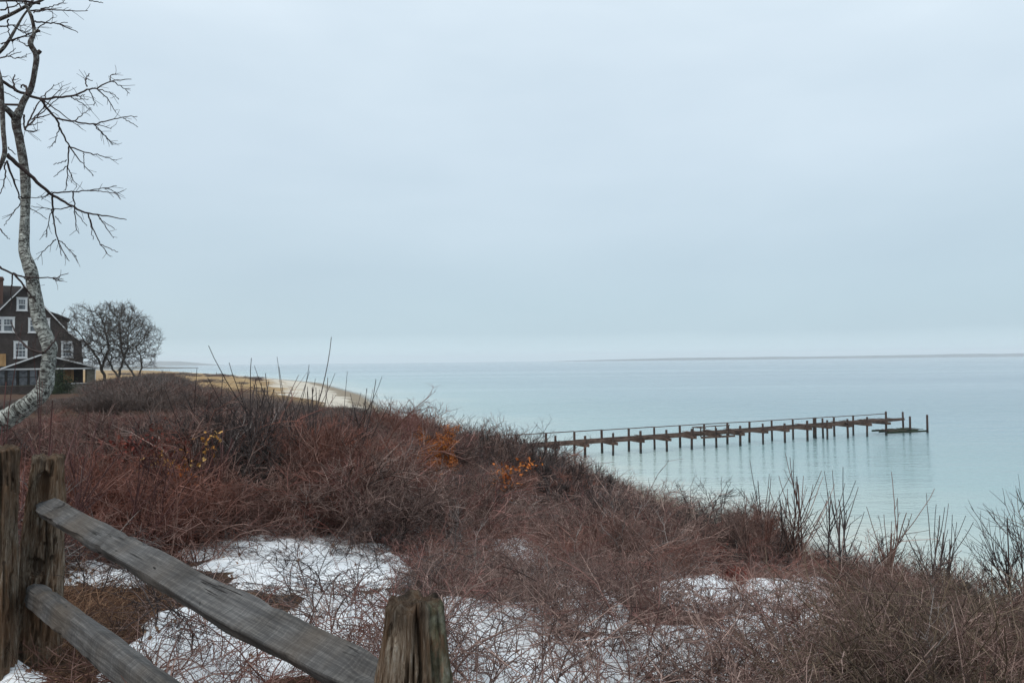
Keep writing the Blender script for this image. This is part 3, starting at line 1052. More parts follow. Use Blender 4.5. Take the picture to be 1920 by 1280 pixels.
M_CANE = twig_mat('rose_cane', (.055, .033, .028, 1), (.19, .116, .098, 1), (.38, .265, .225, 1), (.26, .085, .055, 1))
M_CANE_RED = twig_mat('russet_cane', (.065, .026, .023, 1), (.195, .082, .070, 1), (.34, .18, .155, 1), (.30, .105, .062, 1))
M_CANE_GREY = twig_mat('grey_cane', (.07, .057, .053, 1), (.17, .145, .135, 1), (.31, .275, .255, 1))
M_BRUSH = twig_mat('brown_brush', (.036, .023, .019, 1), (.14, .086, .071, 1), (.31, .212, .178, 1), (.21, .074, .048, 1))
M_DARKTWIG = twig_mat('dark_twig', (.026, .019, .018, 1), (.062, .046, .043, 1), (.14, .11, .102, 1))
M_FARBRUSH = twig_mat('grey_far_brush', (.075, .062, .056, 1), (.14, .118, .108, 1), (.21, .18, .165, 1), (.12, .075, .06, 1), .08)
M_OLIVE = twig_mat('olive_brush', (.04, .028, .02, 1), (.12, .083, .055, 1), (.21, .155, .11, 1))
M_REDSHOOT = twig_mat('red_shoot', (.06, .025, .022, 1), (.11, .046, .042, 1), (.17, .085, .077, 1))
M_STRAW = twig_mat('dead_grass', (.04, .02, .014, 1), (.15, .072, .042, 1), (.34, .20, .12, 1))
M_FARTWIG = twig_mat('far_tree_twig', (.045, .036, .031, 1), (.085, .07, .06, 1), (.13, .11, .095, 1))


def leaf_mat(name, a, b_, c_):
    def f(nt, b):
        isl = nt.n('ShaderNodeNewGeometry').outputs['Random Per Island']
        put(nt, b, 'Base Color', nt.ramp(isl, [(0, a), (.5, b_), (1, c_)]))
        b.inputs['Subsurface Weight'].default_value = 0
    return material(name, f, .7, .25)


M_LEAF_OR = leaf_mat('orange_oak_leaf', (.22, .055, .015, 1), (.42, .12, .025, 1), (.55, .20, .04, 1))
M_LEAF_YE = leaf_mat('yellow_leaf', (.28, .11, .025, 1), (.44, .21, .045, 1), (.52, .33, .12, 1))
M_LEAF_RD = leaf_mat('dark_red_leaf', (.09, .018, .014, 1), (.17, .034, .024, 1), (.26, .075, .05, 1))
M_LEAF_GR = leaf_mat('evergreen_needle', (.015, .028, .012, 1), (.03, .05, .02, 1), (.05, .075, .03, 1))
M_LEAF_BK = leaf_mat('dark_evergreen', (.006, .008, .006, 1), (.012, .016, .011, 1), (.025, .028, .02, 1))


def leaves(pts, size, rng, droop=.4):
    """small folded leaves with a lobed outline"""
    n = len(pts)
    d = nrm(rng.normal(0, 1, (n, 3)) - np.array([0, 0, droop]))
    s_ = nrm(np.cross(d, nrm(rng.normal(0, 1, (n, 3)))))
    nn = np.cross(d, s_)
    L = (size * rng.uniform(.6, 1.25, n))[:, None]
    o = np.asarray(pts)
    f = .18
    ring = [(0, 0, 0), (.32, .30, f), (.45, .16, f * .5), (.68, .34, f), (1.0, 0, .12), (.68, -.34, f), (.45, -.16, f * .5), (.32, -.30, f)]
    V = np.stack([o + d * L * a + s_ * L * b + nn * L * c for a, b, c in ring], 1)
    base = (np.arange(n) * 8)[:, None]
    q = np.concatenate([base + np.array([0, 1, 2, 4]), base + np.array([2, 3, 4, 4])[[0, 1, 2, 2]]], 0)
    q1 = np.concatenate([base + np.array(k) for k in ([0, 1, 2, 4], [0, 4, 6, 7])], 0)
    t1 = np.concatenate([base + np.array(k) for k in ([2, 3, 4], [4, 5, 6])], 0)
    return V.reshape(-1, 3), q1, t1


# ------------------------------------------------------------------ shrub builders


def branchy(rng, H, spread, nst, levels, base_r=.02, r0=.012, wob=.1, up=.06, K=7, lean=(0, 0), hvar=.35):
    """main stems plus successive levels of side shoots; returns stems, [(paths, radii, sides)]"""
    a = rng.uniform(0, 2 * math.pi, nst)
    tl = rng.uniform(.15, 1, nst) * spread
    d = np.stack([np.cos(a) * tl + lean[0], np.sin(a) * tl + lean[1], np.ones(nst)], -1)
    st = np.stack([np.cos(a) * base_r * 2, np.sin(a) * base_r * 2, np.full(nst, -.06)], -1) * rng.uniform(.3, 1.3, (nst, 1))
    L = H * rng.uniform(1 - hvar, 1.05, nst)
    sp, sr = grow(rng, st, d, L, r0, r0 * .42, K, wob, up)
    out, prev, pr = [], sp, sr
    for lv in levels:
        p, dd, idx = sprout(rng, prev, lv['per'], lv.get('t0', .2), lv.get('t1', 1), lv.get('a0', 20), lv.get('a1', 55), lv.get('ud', 0))
        ln = H * lv['len'] * rng.uniform(.45, 1.2, len(p))
        rr = np.minimum(lv['r'], pr[idx, pr.shape[1] // 2] * .85)
        prev, pr = grow(rng, p, dd, ln, rr, rr * lv.get('tip', .5), lv.get('K', 4), lv.get('wob', .1), lv.get('up', 0.0))
        out.append((prev, pr, lv.get('sides', 3)))
    return sp, sr, out


def proto(seed, mt, **kw):
    rng = np.random.default_rng(seed)
    sp, sr, lv = branchy(rng, **kw)
    tw = Twigs().add(sp, sr, 4)
    for p_, r_, sd in lv:
        tw.add(p_, r_, sd)
    allv = np.concatenate(tw.v)
    allv /= np.percentile(allv[:, 2], 99.3)                       # unit height
    tw.v = [allv]
    return bpy.data.objects.new('clump', tw.mesh('clump', mt))    # source mesh only, never placed by itself


def cane_kw(droop=-.16, n=9, sp=.9, rs=.85):
    return dict(H=1.25, spread=sp, nst=n, base_r=.07, r0=.0085 * rs, wob=.085, up=droop, K=10, hvar=.5,
                levels=[dict(per=7, len=.32, r=.0052 * rs, a0=25, a1=75, K=5, wob=.085, up=-.02), dict(per=5, len=.14, r=.0033 * rs, a0=25, a1=70, K=3, wob=.08)])


def brush_kw(n=6, sp=.7):
    return dict(H=1.05, spread=sp, nst=n, base_r=.06, r0=.0100, wob=.12, up=.03, K=8, hvar=.45,
                levels=[dict(per=7, len=.36, r=.0052, a0=25, a1=62, K=6, wob=.10, up=.05, t0=.25), dict(per=6, len=.20, r=.0032, a0=22, a1=60, K=4, wob=.09, up=.02), dict(per=3, len=.08, r=.0025, a0=22, a1=60, K=3, wob=.08)])


PR_CANE = [proto(100 + k, [M_CANE, M_CANE, M_CANE_RED, M_CANE_GREY, M_CANE][k], **cane_kw(-.13 - .03 * k, 8 + k)) for k in range(5)]
PR_BRUSH = [proto(200 + k, [M_BRUSH, M_BRUSH, M_CANE, M_CANE_RED, M_BRUSH][k], **brush_kw(5 + k % 3)) for k in range(5)]
PR_FAR = [proto(300 + k, [M_FARBRUSH, M_FARBRUSH, M_BRUSH][k], H=1.05, spread=.75, nst=16, base_r=.12, r0=.012, wob=.14, up=.03, K=5, hvar=.45,
                levels=[dict(per=7, len=.45, r=.008, a0=20, a1=60, K=4, wob=.14, up=.06), dict(per=4, len=.22, r=.0065, a0=20, a1=60, K=3, wob=.15)]) for k in range(3)]
PR_DARK = [proto(330 + k, M_DARKTWIG, **brush_kw(7, .8)) for k in range(2)]
PR_OLIVE = [proto(350 + k, [M_OLIVE, M_CANE][k], **cane_kw(-.08, 16, .8, .6)) for k in range(2)]
PR_SPARSE = [proto(380 + k, [M_DARKTWIG, M_DARKTWIG, M_CANE][k], **cane_kw(-.20, 5, 1.2)) for k in range(3)]

# skyline of the thicket in the photograph
SIL = np.array([(-400, 750), (0, 750), (183, 744), (192, 716), (300, 702), (335, 714), (370, 731), (420, 742), (520, 756), (600, 766), (660, 762), (700, 765), (800, 790), (900, 792), (960, 802),
                (1000, 836), (1060, 864), (1130, 900), (1200, 945), (1250, 962), (1330, 965), (1400, 985), (1500, 1005), (1600, 1030), (1700, 1050), (1800, 1068), (2300, 1060)], float)
SILN = np.array([(-400, 790), (0, 785), (300, 775), (420, 768), (520, 775), (600, 784), (660, 780)] + [tuple(v) for v in SIL if v[0] >= 700], float)
# places where something stands clear of the thicket in front of it: column, half width, lowest visible row, depth
CLEAR = [(825, 105, 872, 14.8), (945, 55, 945, 12.4), (806, 40, 915, 11.6), (300, 50, 885, 8.3), (230, 70, 880, 8.4), (375, 40, 905, 7.7), (485, 55, 930, 8.7), (575, 25, 880, 9.5), (430, 40, 850, 9.2),
         (1028, 40, 960, 12.7), (1085, 45, 955, 13.3), (1550, 50, 1185, 9), (970, 35, 1038, 12), (790, 38, 1000, 14), (1310, 55, 1122, 9), (1330, 60, 1035, 8.7), (1335, 60, 985, 11.6), (1380, 45, 1090, 7.3), (1600, 25, 1130, 7.8), (1545, 130, 1060, 9), (1745, 30, 1090, 8.1), (1900, 60, 1140, 7.3), (1672, 40, 1060, 9.7), (1820, 25, 1130, 7.7), (1525, 25, 1225, 5.7)]


def on_fence_side(x, y):
    """true beyond the fence, where the thicket grows"""
    A, C = POST_A, POST_C
    cr = (C[0] - A[0]) * (y - A[1]) - (C[1] - A[1]) * (x - A[0])
    return (cr > .28) & (y > 2.0)


def scatter_points(rng, n, dmin, dmax, pxr=(-260, 2200)):
    """candidate ground points spread over the view, about evenly over the ground"""
    d = np.sqrt(rng.uniform(dmin ** 2, dmax ** 2, n))
    px = rng.uniform(pxr[0], pxr[1], n)
    x = d * (px - 960) / FPX
    z = height(x, d)
    return x, d, z


def instancer(name, protos, pos, scl, rot, pid):
    me = bpy.data.meshes.new(name)
    me.vertices.add(len(pos))
    me.vertices.foreach_set('co', np.asarray(pos, np.float32).ravel())
    for nm, val, typ in (('scl', scl, 'FLOAT_VECTOR'), ('rot', rot, 'FLOAT_VECTOR')):
        a = me.attributes.new(nm, typ, 'POINT')
        a.data.foreach_set('vector', np.asarray(val, np.float32).ravel())
    a = me.attributes.new('pid', 'INT', 'POINT')
    a.data.foreach_set('value', np.asarray(pid, np.int32))
    o = obj(name, me)
    ng = bpy.data.node_groups.new(name, 'GeometryNodeTree')
    ng.interface.new_socket('Geometry', in_out='INPUT', socket_type='NodeSocketGeometry')
    ng.interface.new_socket('Geometry', in_out='OUTPUT', socket_type='NodeSocketGeometry')
    g = NT(ng)
    gi, go = g.n('NodeGroupInput'), g.n('NodeGroupOutput')
    iop = g.n('GeometryNodeInstanceOnPoints')
    g.link(gi.outputs[0], iop.inputs['Points'])
    g2i = g.n('GeometryNodeGeometryToInstance')
    for pr in protos:
        oi = g.n('GeometryNodeObjectInfo')
        oi.inputs['Object'].default_value = pr
        oi.inputs['As Instance'].default_value = False
        g.link(oi.outputs['Geometry'], g2i.inputs[0])
    g.link(g2i.outputs[0], iop.inputs['Instance'])
    iop.inputs['Pick Instance'].default_value = True
    for nm, typ, sk in (('pid', 'INT', 'Instance Index'), ('rot', 'FLOAT_VECTOR', 'Rotation'), ('scl', 'FLOAT_VECTOR', 'Scale')):
        na = g.n('GeometryNodeInputNamedAttribute', data_type=typ)
        na.inputs['Name'].default_value = nm
        ot = [s_ for s_ in na.outputs if s_.enabled and s_.name == 'Attribute'][0]
        if sk == 'Rotation':
            e2r = g.n('FunctionNodeEulerToRotation')
            g.link(ot, e2r.inputs[0])
            ot = e2r.outputs[0]
        g.link(ot, iop.inputs[sk])
    g.link(iop.outputs[0], go.inputs[0])
    md = o.modifiers.new('scatter', 'NODES')
    md.node_group = ng
    return o


def thicket(name, label, cat, protos, seed, n, dr, dens, hgt, wide=1.0, tilt=.15, pxr=(-260, 2200), slack=12, capped=True, lump=.6, raise_=0):
    rng = np.random.default_rng(seed)
    x, y, z = scatter_points(rng, n, *dr, pxr)
    px, py, d = to_px(np.stack([x, y, z], -1))
    s = inland(x, y)
    keep = (rng.random(n) < dens(x, y, px, py, d, s)) & on_fence_side(x, y) & (s > 6.5)
    x, y, z, px, d = x[keep], y[keep], z[keep], px[keep], d[keep]
    h = hgt(x, y, px, d) * rng.uniform(.7, 1.2, len(x)) * (1 + lump * (np.clip((fbm2(x, y, .55, 71, 2) - .5) * 3, -1, 1)))
    cap = np.where(d < 30, np.interp(px, SILN[:, 0], SILN[:, 1]), np.interp(px, SIL[:, 0], SIL[:, 1])) + rng.exponential(slack, len(x)) - 2 - raise_
    for (fx, hw, fy, fd) in CLEAR:
        m_ = (np.abs(px - fx) < hw) & (d < fd + .2)
        cap = np.where(m_, np.maximum(cap, fy), cap)
    zc = CAM[2] + d * (FWD[2] + RGT[2] * (px - 960) / FPX + UPV[2] * (640 - cap) / FPX)
    h = np.minimum(h, zc - z) if capped else h
    k = h > .16
    x, y, z, h = x[k], y[k], z[k], h[k]
    wd = np.clip(h, .45, 2) * wide * rng.uniform(.85, 1.2, len(h))
    rot = np.stack([rng.normal(0, tilt, len(h)), rng.normal(0, tilt, len(h)), rng.uniform(0, 6.28, len(h))], -1)
    o = instancer(name, protos, np.stack([x, y, z - .02], -1), np.stack([wd, wd, h], -1), rot, rng.integers(0, len(protos), len(h)))
    return tag(o, label, cat, kind='stuff')


def open_snow(px, py):
    m = np.full(np.shape(px), -1.0)
    for c in [(560, 1085, 220, 62), (430, 1190, 190, 110), (620, 1190, 180, 110), (180, 1080, 120, 44), (900, 1230, 120, 70), (1560, 1170, 60, 40), (1330, 1230, 70, 40), (1090, 1150, 60, 30)]:
        m = np.maximum(m, px_ellipse(px, py, c))
    return sstep(-.1, .25, m)


def dead_corner(px, py):
    return sstep(.0, .35, px_ellipse(px, py, (170, 1200, 230, 140)))


# ------------------------------------------------------------------ thicket masses
thicket('cane_thicket', 'low tangle of purple-brown arching canes over the snow in the foreground', 'thicket', PR_CANE, 1, 2400, (2.0, 9.5),
        lambda x, y, px, py, d, s: np.clip(.62 - .60 * open_snow(px, py) - .6 * dead_corner(px, py), 0, 1) * np.where((px > 1560) & (d < 6.5), .45, 1) * np.interp(fbm2(x, y, .8, 61, 2), [.35, .6], [.35, 1.25]),
        lambda x, y, px, d: np.interp(d, [2, 4, 6, 9], [.36, .42, .5, .7]) * np.where(px < 250, 1.15, 1), .95, .2, (-500, 2400))
thicket('sparse_canes', 'thin dark canes poking out of the open snow', 'canes', PR_SPARSE, 2, 700, (2.0, 8.5),
        lambda x, y, px, py, d, s: .34 * open_snow(px, py),
        lambda x, y, px, d: .34 + 0 * d, 1.5, .25, (-300, 1800))
thicket('olive_brush', 'matted olive-brown brush at the lower right', 'brush', PR_OLIVE, 3, 900, (2.6, 9.0),
        lambda x, y, px, py, d, s: .5 * sstep(1500, 1640, px + (py - 1150) * .2) * sstep(6.8, 5.8, d),
        lambda x, y, px, d: np.interp(d, [2.5, 5, 9], [.5, .6, .7]), 1.1, .2, (1400, 2400))
thicket('russet_thicket', 'dense reddish-brown bare thicket behind the fence, below the house', 'thicket', PR_BRUSH, 4, 5200, (7.2, 26),
        lambda x, y, px, py, d, s: np.clip(np.interp(d, [7, 26], [.8, .55]) * sstep(840, 640, px - (d - 8) * 22) * (1 - .8 * open_snow(px, py)), 0, 1),
        lambda x, y, px, d: np.interp(d, [7, 9, 12, 26], [.75, .95, 1.15, 1.3]), 1.25, .12, (-420, 1300))
thicket('slope_brush', 'grey-brown bare brush on the slope above the beach', 'brush', PR_BRUSH, 5, 3600, (8.0, 34),
        lambda x, y, px, py, d, s: .6 * sstep(560, 760, px - (d - 8) * 10),
        lambda x, y, px, d: np.interp(d, [8, 14, 30], [.6, 1.3, 2.0]) * np.where(px > 1180, .62, 1), 1.2, .12, (300, 2300))
thicket('field_brush', 'far brown brush covering the field towards the house', 'brush', PR_FAR, 6, 3600, (24, 125),
        lambda x, y, px, py, d, s: np.where((px < 760) & ~((px < 195) & (d > 79.5)), .9, 0),
        lambda x, y, px, d: np.interp(d, [24, 60, 120], [1.3, 1.2, 1.5]) * np.where((px > 190) & (px < 345) & (d > 55), 2.1, 1), 1.7, .08, (-300, 800), 3)

thicket('undergrowth', 'tall grey undergrowth around the trunks of the trees by the house', 'undergrowth', PR_FAR, 16, 520, (60, 84),
        lambda x, y, px, py, d, s: .9 + 0 * d, lambda x, y, px, d: 2.6 + 0 * d, 1.0, .08, (190, 345), 5)
# dune scrub, far away on the golden dunes
thicket('dune_scrub', 'dark scrub dotted over the golden dunes', 'scrub', PR_FAR, 7, 1100, (125, 420),
        lambda x, y, px, py, d, s: np.where((s > 22) & (px < 560), .8 * (fbm2(x, y, .03, 51, 3) > .5), 0),
        lambda x, y, px, d: .8 + 0 * d, 3.2, .05, (200, 620), 1, False)

thicket('dark_brush', 'scattered blackish bushy clumps in the thicket', 'brush', PR_DARK, 18, 900, (8.5, 24),
        lambda x, y, px, py, d, s: np.where(fbm2(x, y, .45, 83, 3) > .56, .75, .02),
        lambda x, y, px, d: np.interp(d, [8, 14, 24], [.9, 1.4, 1.8]), 1.1, .12, (-300, 1400), 8)
thicket('shore_brush', 'wispy bare twigs screening the water on the right', 'brush', PR_BRUSH[:3] + PR_DARK, 19, 420, (8.0, 11.5),
        lambda x, y, px, py, d, s: .6 + 0 * d, lambda x, y, px, d: 1.0 + 0 * d, .85, .12, (1230, 2000), 26, True, .5, 48)

thicket('low_growth', 'knee-low tangle of bare twigs filling the gaps on the slope', 'undergrowth', PR_CANE + PR_SPARSE[:1], 21, 1500, (8.5, 20),
        lambda x, y, px, py, d, s: .7 * (1 - .9 * open_snow(px, py)), lambda x, y, px, d: .30 + 0 * d, 2.0, .2, (-300, 1500), 6, False, .3)

# dead grass in the near corner by the posts
rng = np.random.default_rng(77)
n = 30000
ax, ay = rng.uniform(-4.0, .3, n), rng.uniform(1.4, 6.0, n)
az = height(ax, ay)
apx, apy, ad = to_px(np.stack([ax, ay, az], -1))
k = (rng.random(n) < np.maximum(dead_corner(apx, apy), .12)) & (apx > -150) & (snow_depth(ax, ay, az) < .03)
ax, ay, az = ax[k], ay[k], az[k]
m_ = len(ax)
d_ = rng.normal(0, 1, (m_, 3))
d_[:, 2] = np.abs(d_[:, 2]) * .45 + .12
p_, r_ = grow(rng, np.stack([ax, ay, az], -1), d_, rng.uniform(.06, .34, m_), rng.uniform(.0012, .0034, m_), .0006, 5, .22, -.12)
tag(obj('dead_grass', Twigs().add(p_, r_, 3).mesh('dead_grass', M_STRAW)), 'matted brown dead grass and vines at the foot of the posts', 'grass', kind='stuff')

# fallen leaves among the grass and on the snow
n = 5200
lx, ly = rng.uniform(-4.0, 3.0, n), rng.uniform(1.5, 8.0, n)
lz = height(lx, ly)
lpx, lpy, _ = to_px(np.stack([lx, ly, lz], -1))
k = rng.random(n) < np.maximum(dead_corner(lpx, lpy), .16)
lz = lz + np.maximum(snow_depth(lx, ly, lz), 0) + .012
V, q1, t1 = leaves(np.stack([lx, ly, lz], -1)[k], .035, rng, 0)
tag(obj('fallen_leaves', mesh_np('fallen_leaves', V, q1, t1, [leaf_mat('brown_leaf', (.07, .035, .02, 1), (.17, .09, .05, 1), (.30, .19, .11, 1))])), 'curled brown leaves lying on the ground and snow by the fence', 'leaves', kind='stuff')

# ------------------------------------------------------------------ single shrubs
MESH_TRIS = 0


def gnd(px, d):
    """ground point under photo column px at depth d"""
    x_ = d * (px - 960) / FPX
    for _ in range(4):
        z_ = float(height(x_, d))
        v = np.array([x_, d, z_])
        q_, _, dd = to_px(v)
        x_ += (px - q_) * d / FPX
    return np.array([x_, d, float(height(x_, d))])


LV_SHOOT = [dict(per=6, len=.60, r=.0062, a0=12, a1=42, K=8, wob=.035, up=.08, t0=.22, t1=.72, tip=.5, sides=4), dict(per=2, len=.20, r=.0036, a0=20, a1=50, K=5, wob=.06, up=.05, t0=.05, t1=.5, tip=.6), dict(per=1, len=.05, r=.0026, K=3, a0=25, a1=60)]
LV_ROUND = [dict(per=6, len=.46, r=.0065, a0=18, a1=50, K=6, wob=.14, up=.07, t0=.2, sides=4), dict(per=6, len=.25, r=.0038, a0=18, a1=55, K=5, wob=.15, up=.04), dict(per=4, len=.10, r=.0025, a0=20, a1=60, K=3, wob=.15)]
LV_GNARL = [dict(per=9, len=.36, r=.012, a0=25, a1=70, K=6, wob=.26, up=.10, t0=.35, sides=4), dict(per=8, len=.22, r=.006, a0=20, a1=60, K=5, wob=.2, up=.08), dict(per=5, len=.11, r=.0035, a0=20, a1=60, K=3, wob=.16)]
LV_FAN = [dict(per=12, len=.42, r=.005, a0=25, a1=55, K=6, wob=.07, up=.09, t0=.15, sides=3), dict(per=5, len=.15, r=.003, a0=20, a1=45, K=4, wob=.1, up=.08)]


def shrub(px, d, top, label, style='shoots', mt=None, seed=0, nst=6, spread=.35, lean=(0, 0), leaf=None, group='bare shrubs on the bluff', thick=1.0, name='shrub', zoff=0.0):
    rng = np.random.default_rng(1000 + seed)
    b = gnd(px, d)
    top = top - (22 if px > 1410 and style == 'shoots' else 0)
    zt = CAM[2] + d * (FWD[2] + RGT[2] * (px - 960) / FPX + UPV[2] * (640 - top) / FPX)
    H = zt - b[2]
    lv, r0, wob, up, K = {'shoots': (LV_SHOOT, .011, .05, .05, 8), 'round': (LV_ROUND, .013, .13, .04, 7), 'gnarl': (LV_GNARL, .042, .30, .06, 9), 'fan': (LV_FAN, .011, .05, .06, 9)}[style]
    lv = [dict(l, r=l['r'] * thick) for l in lv]
    sp, sr, tw = branchy(rng, H, spread, nst, lv, .04 * max(1, H), r0 * thick, wob, up, K, lean)
    # scale so that the tallest twig reaches the measured height
    mx = max(np.max(p_[..., 2]) for p_, _, _ in tw + [(sp, sr, 0)])
    f = H / mx
    root = tag(obj(name, None, None, b), label, name.replace('_', ' '), group)
    mt = mt or M_DARKTWIG
    for k in range(nst):
        v, q_ = tubes(sp[k:k + 1] * f, sr[k:k + 1], 6)
        obj('stem', mesh_np('stem', v, q_, None, [mt]), root)
    t = Twigs()
    for p_, r_, sd in tw:
        t.add(p_ * f, r_, sd)
    o = obj('twigs', t.mesh('twigs', mt), root)
    tag(o, kind='stuff')
    if leaf:
        lm, cnt, size, lo, hi = leaf
        pts = np.concatenate([p_[:, -2:].reshape(-1, 3) for p_, _, _ in tw]) * f
        pts = pts[(pts[:, 2] > lo * H) & (pts[:, 2] < hi * H)]
        pts = pts[rng.integers(0, len(pts), cnt)] + rng.normal(0, .015, (cnt, 3))
        V, q1, t1 = leaves(pts, size, rng)
        tag(obj('leaves', mesh_np('leaves', V, q1, t1, [lm]), root), kind='stuff')
    return root


def leaf_sprays(root, spots, d, lm, cnt, size, sigma, seed):
    """clusters of dry leaves still hanging on a shrub, at the places the photo shows them"""
    rng = np.random.default_rng(seed)
    pts = np.concatenate([P(a, b, d) + rng.normal(0, sigma, (cnt, 3)) * np.array([1, 1.4, .8]) for a, b in spots]) - np.array(root.location)
    V, q1, t1 = leaves(pts, size, rng)
    tag(obj('leaves', mesh_np('leaves', V, q1, t1, [lm]), root), kind='stuff')


# left of centre, in front of the dunes
s1 = shrub(455, 9.0, 650, 'bare shrub with long thin shoots spiking above the dunes, left of the forked leader', 'shoots', M_DARKTWIG, 1, 6, .5, thick=1.2)
s2 = shrub(485, 8.5, 716, 'dense blackish shrub at the foot of the long thin shoots', 'round', M_DARKTWIG, 2, 9, .7)
leaf_sprays(s2, [(455, 905), (480, 885), (500, 930), (470, 940), (520, 905)], 8.6, M_LEAF_BK, 520, .05, .14, 5)
s3 = shrub(578, 9.4, 632, 'bare shrub with one tall forked leader rising above the horizon', 'shoots', M_DARKTWIG, 3, 2, .06, thick=1.3)
shrub(525, 9.8, 668, 'thin bare shrub between the blackish shrub and the tall forked leader', 'shoots', M_DARKTWIG, 4, 4, .35)
shrub(635, 10.6, 698, 'low bare shrub with upright shoots just right of the tall forked leader', 'shoots', M_DARKTWIG, 5, 3, .4)
shrub(400, 9.6, 690, 'spindly bare shrub at the left of the long-shoot cluster', 'shoots', M_DARKTWIG, 6, 4, .5)
s4 = shrub(372, 7.6, 800, 'russet shrub holding a few yellow and orange leaves, beside the blackish shrub', 'shoots', M_REDSHOOT, 7, 6, .55)
leaf_sprays(s4, [(383, 822), (392, 848), (372, 868), (402, 815)], 7.6, M_LEAF_YE, 9, .05, .05, 6)
leaf_sprays(s4, [(352, 893), (368, 902), (345, 885)], 7.6, M_LEAF_OR, 16, .05, .06, 7)
s5 = shrub(305, 8.2, 815, 'dark red leafy shrub with tawny leaf clumps behind the upper rail', 'round', M_REDSHOOT, 8, 7, .6)
leaf_sprays(s5, [(215, 850), (250, 858), (285, 842), (190, 870), (300, 835), (240, 840)], 8.3, M_LEAF_RD, 60, .055, .13, 8)
leaf_sprays(s5, [(300, 872), (318, 880), (335, 872), (305, 862)], 8.1, M_LEAF_YE, 22, .045, .08, 9)
shrub(40, 5.6, 770, 'reddish bare shrub behind the two left posts', 'shoots', M_REDSHOOT, 9, 4, .8, thick=.7)
shrub(200, 6.4, 800, 'slanting red-stemmed shrub right of the splintered post', 'shoots', M_REDSHOOT, 10, 4, .9, (.5, 0), thick=.7)
# fringe along the edge of the bluff
fr = [(668, 17, 742, 'gnarl', 'dark scrubby shrub at the left end of the bluff fringe'), (705, 19, 738, 'round', 'dark bushy shrub second from the left in the bluff fringe'),
      (750, 20, 744, 'round', 'bare bushy shrub left behind the orange shrub'), (800, 20, 750, 'round', 'bare bushy shrub directly behind the orange shrub'),
      (850, 19.5, 757, 'round', 'bare bushy shrub right behind the orange shrub'), (895, 18.5, 764, 'round', 'bare bushy shrub on the edge left of where the pier begins'),
      (940, 17.5, 776, 'round', 'bare bushy shrub just left of the first pier post'), (985, 16.5, 792, 'round', 'bare bushy shrub hiding the shore end of the pier'),
      (1040, 15, 824, 'round', 'bare bushy shrub in front of the first pier posts')]
for k, (a, b, c, st, lb) in enumerate(fr):
    shrub(a, b, c, lb, st, M_DARKTWIG if k % 3 else M_BRUSH, 20 + k, 11 if st == 'round' else 3, .7, thick=1.2)
s6 = shrub(822, 14.5, 792, 'shrub covered in fine orange leaves on the bluff', 'round', M_BRUSH, 40, 11, .8, leaf=(M_LEAF_OR, 19000, .024, .3, 1.0), name='orange_shrub', group='leafy shrubs')
s7 = shrub(948, 12.2, 868, 'shrub with sprays of orange oak leaves, right of the orange shrub', 'round', M_BRUSH, 41, 6, .5, name='oak_shrub', group='leafy shrubs')
leaf_sprays(s7, [(940, 882), (950, 898), (925, 905), (912, 915), (945, 930), (990, 874), (935, 915), (958, 940)], 12.0, M_LEAF_OR, 34, .07, .10, 11)
s8 = shrub(806, 11.5, 880, 'small shrub with two tufts of amber leaves, below the orange shrub', 'shoots', M_BRUSH, 42, 6, .5, name='oak_shrub', group='leafy shrubs')
leaf_sprays(s8, [(815, 905), (800, 910), (762, 940)], 11.4, M_LEAF_OR, 22, .06, .06, 12)
shrub(1025, 12.6, 862, 'gnarled black-trunked shrub right of the oak leaves', 'gnarl', M_DARKTWIG, 43, 3, .35)
shrub(1108, 13.2, 872, 'gnarled dark shrub standing over the fallen grey log', 'gnarl', M_DARKTWIG, 44, 3, .45)
shrub(1165, 13.0, 885, 'wide bare shrub leaning right over the sand', 'fan', M_DARKTWIG, 45, 5, .8, (.45, 0), thick=1.3)
shrub(1225, 14.5, 930, 'low dark shrub by the patch of sand', 'round', M_DARKTWIG, 46, 6, .7)
# right-hand shrubs against the water
rg = [(1335, 11.5, 884, 'round', 9, .38, 'rounded bare bush with fine twigs against the shallow water'), (1300, 12.0, 925, 'round', 6, .4, 'smaller bare bush left of the rounded fine-twigged bush'),
      (1385, 10.8, 930, 'round', 6, .4, 'wispy bare bush right of the rounded fine-twigged bush'),
      (1452, 9.0, 880, 'shoots', 3, .25, 'bare shrub with upright shoots, first of the spiky row on the right'), (1500, 8.7, 876, 'shoots', 3, .2, 'bare shrub with upright shoots, second of the spiky row on the right'),
      (1556, 8.4, 905, 'shoots', 2, .2, 'bare shrub with upright shoots, third of the spiky row on the right'), (1596, 7.7, 900, 'shoots', 2, .15, 'bare shrub with upright shoots, fourth of the spiky row on the right'),
      (1640, 8.0, 904, 'shoots', 3, .3, 'bare shrub with upright shoots, fifth of the spiky row on the right'), (1672, 9.6, 968, 'round', 8, .5, 'dense dark bush behind the spiky shoots'),
      (1745, 8.0, 944, 'shoots', 3, .16, 'bare shrub with three tall spikes near the right edge'), (1800, 9.2, 1030, 'round', 7, .5, 'low dark bush between the tall spikes and the big fan-shaped shrub'),
      (1900, 7.2, 884, 'fan', 4, .16, 'big fan-shaped bare shrub at the right edge'), (1945, 7.4, 920, 'fan', 4, .2, 'bare fan-shaped shrub half cut off by the right edge'),
      (1420, 8.4, 950, 'shoots', 3, .5, 'short bare shrub at the foot of the spiky row, over the rust-red patch')]
for k, (a, b, c, st, ns, sp_, lb) in enumerate(rg):
    shrub(a, b, c, lb, st, [M_DARKTWIG, M_BRUSH, M_DARKTWIG][k % 3], 60 + k, ns, sp_)
s9 = shrub(1325, 8.6, 1000, 'rust-red leafy shrub in the canes below the rounded bush', 'round', M_REDSHOOT, 80, 6, .7, leaf=(M_LEAF_RD, 700, .035, .3, 1), group='leafy shrubs')
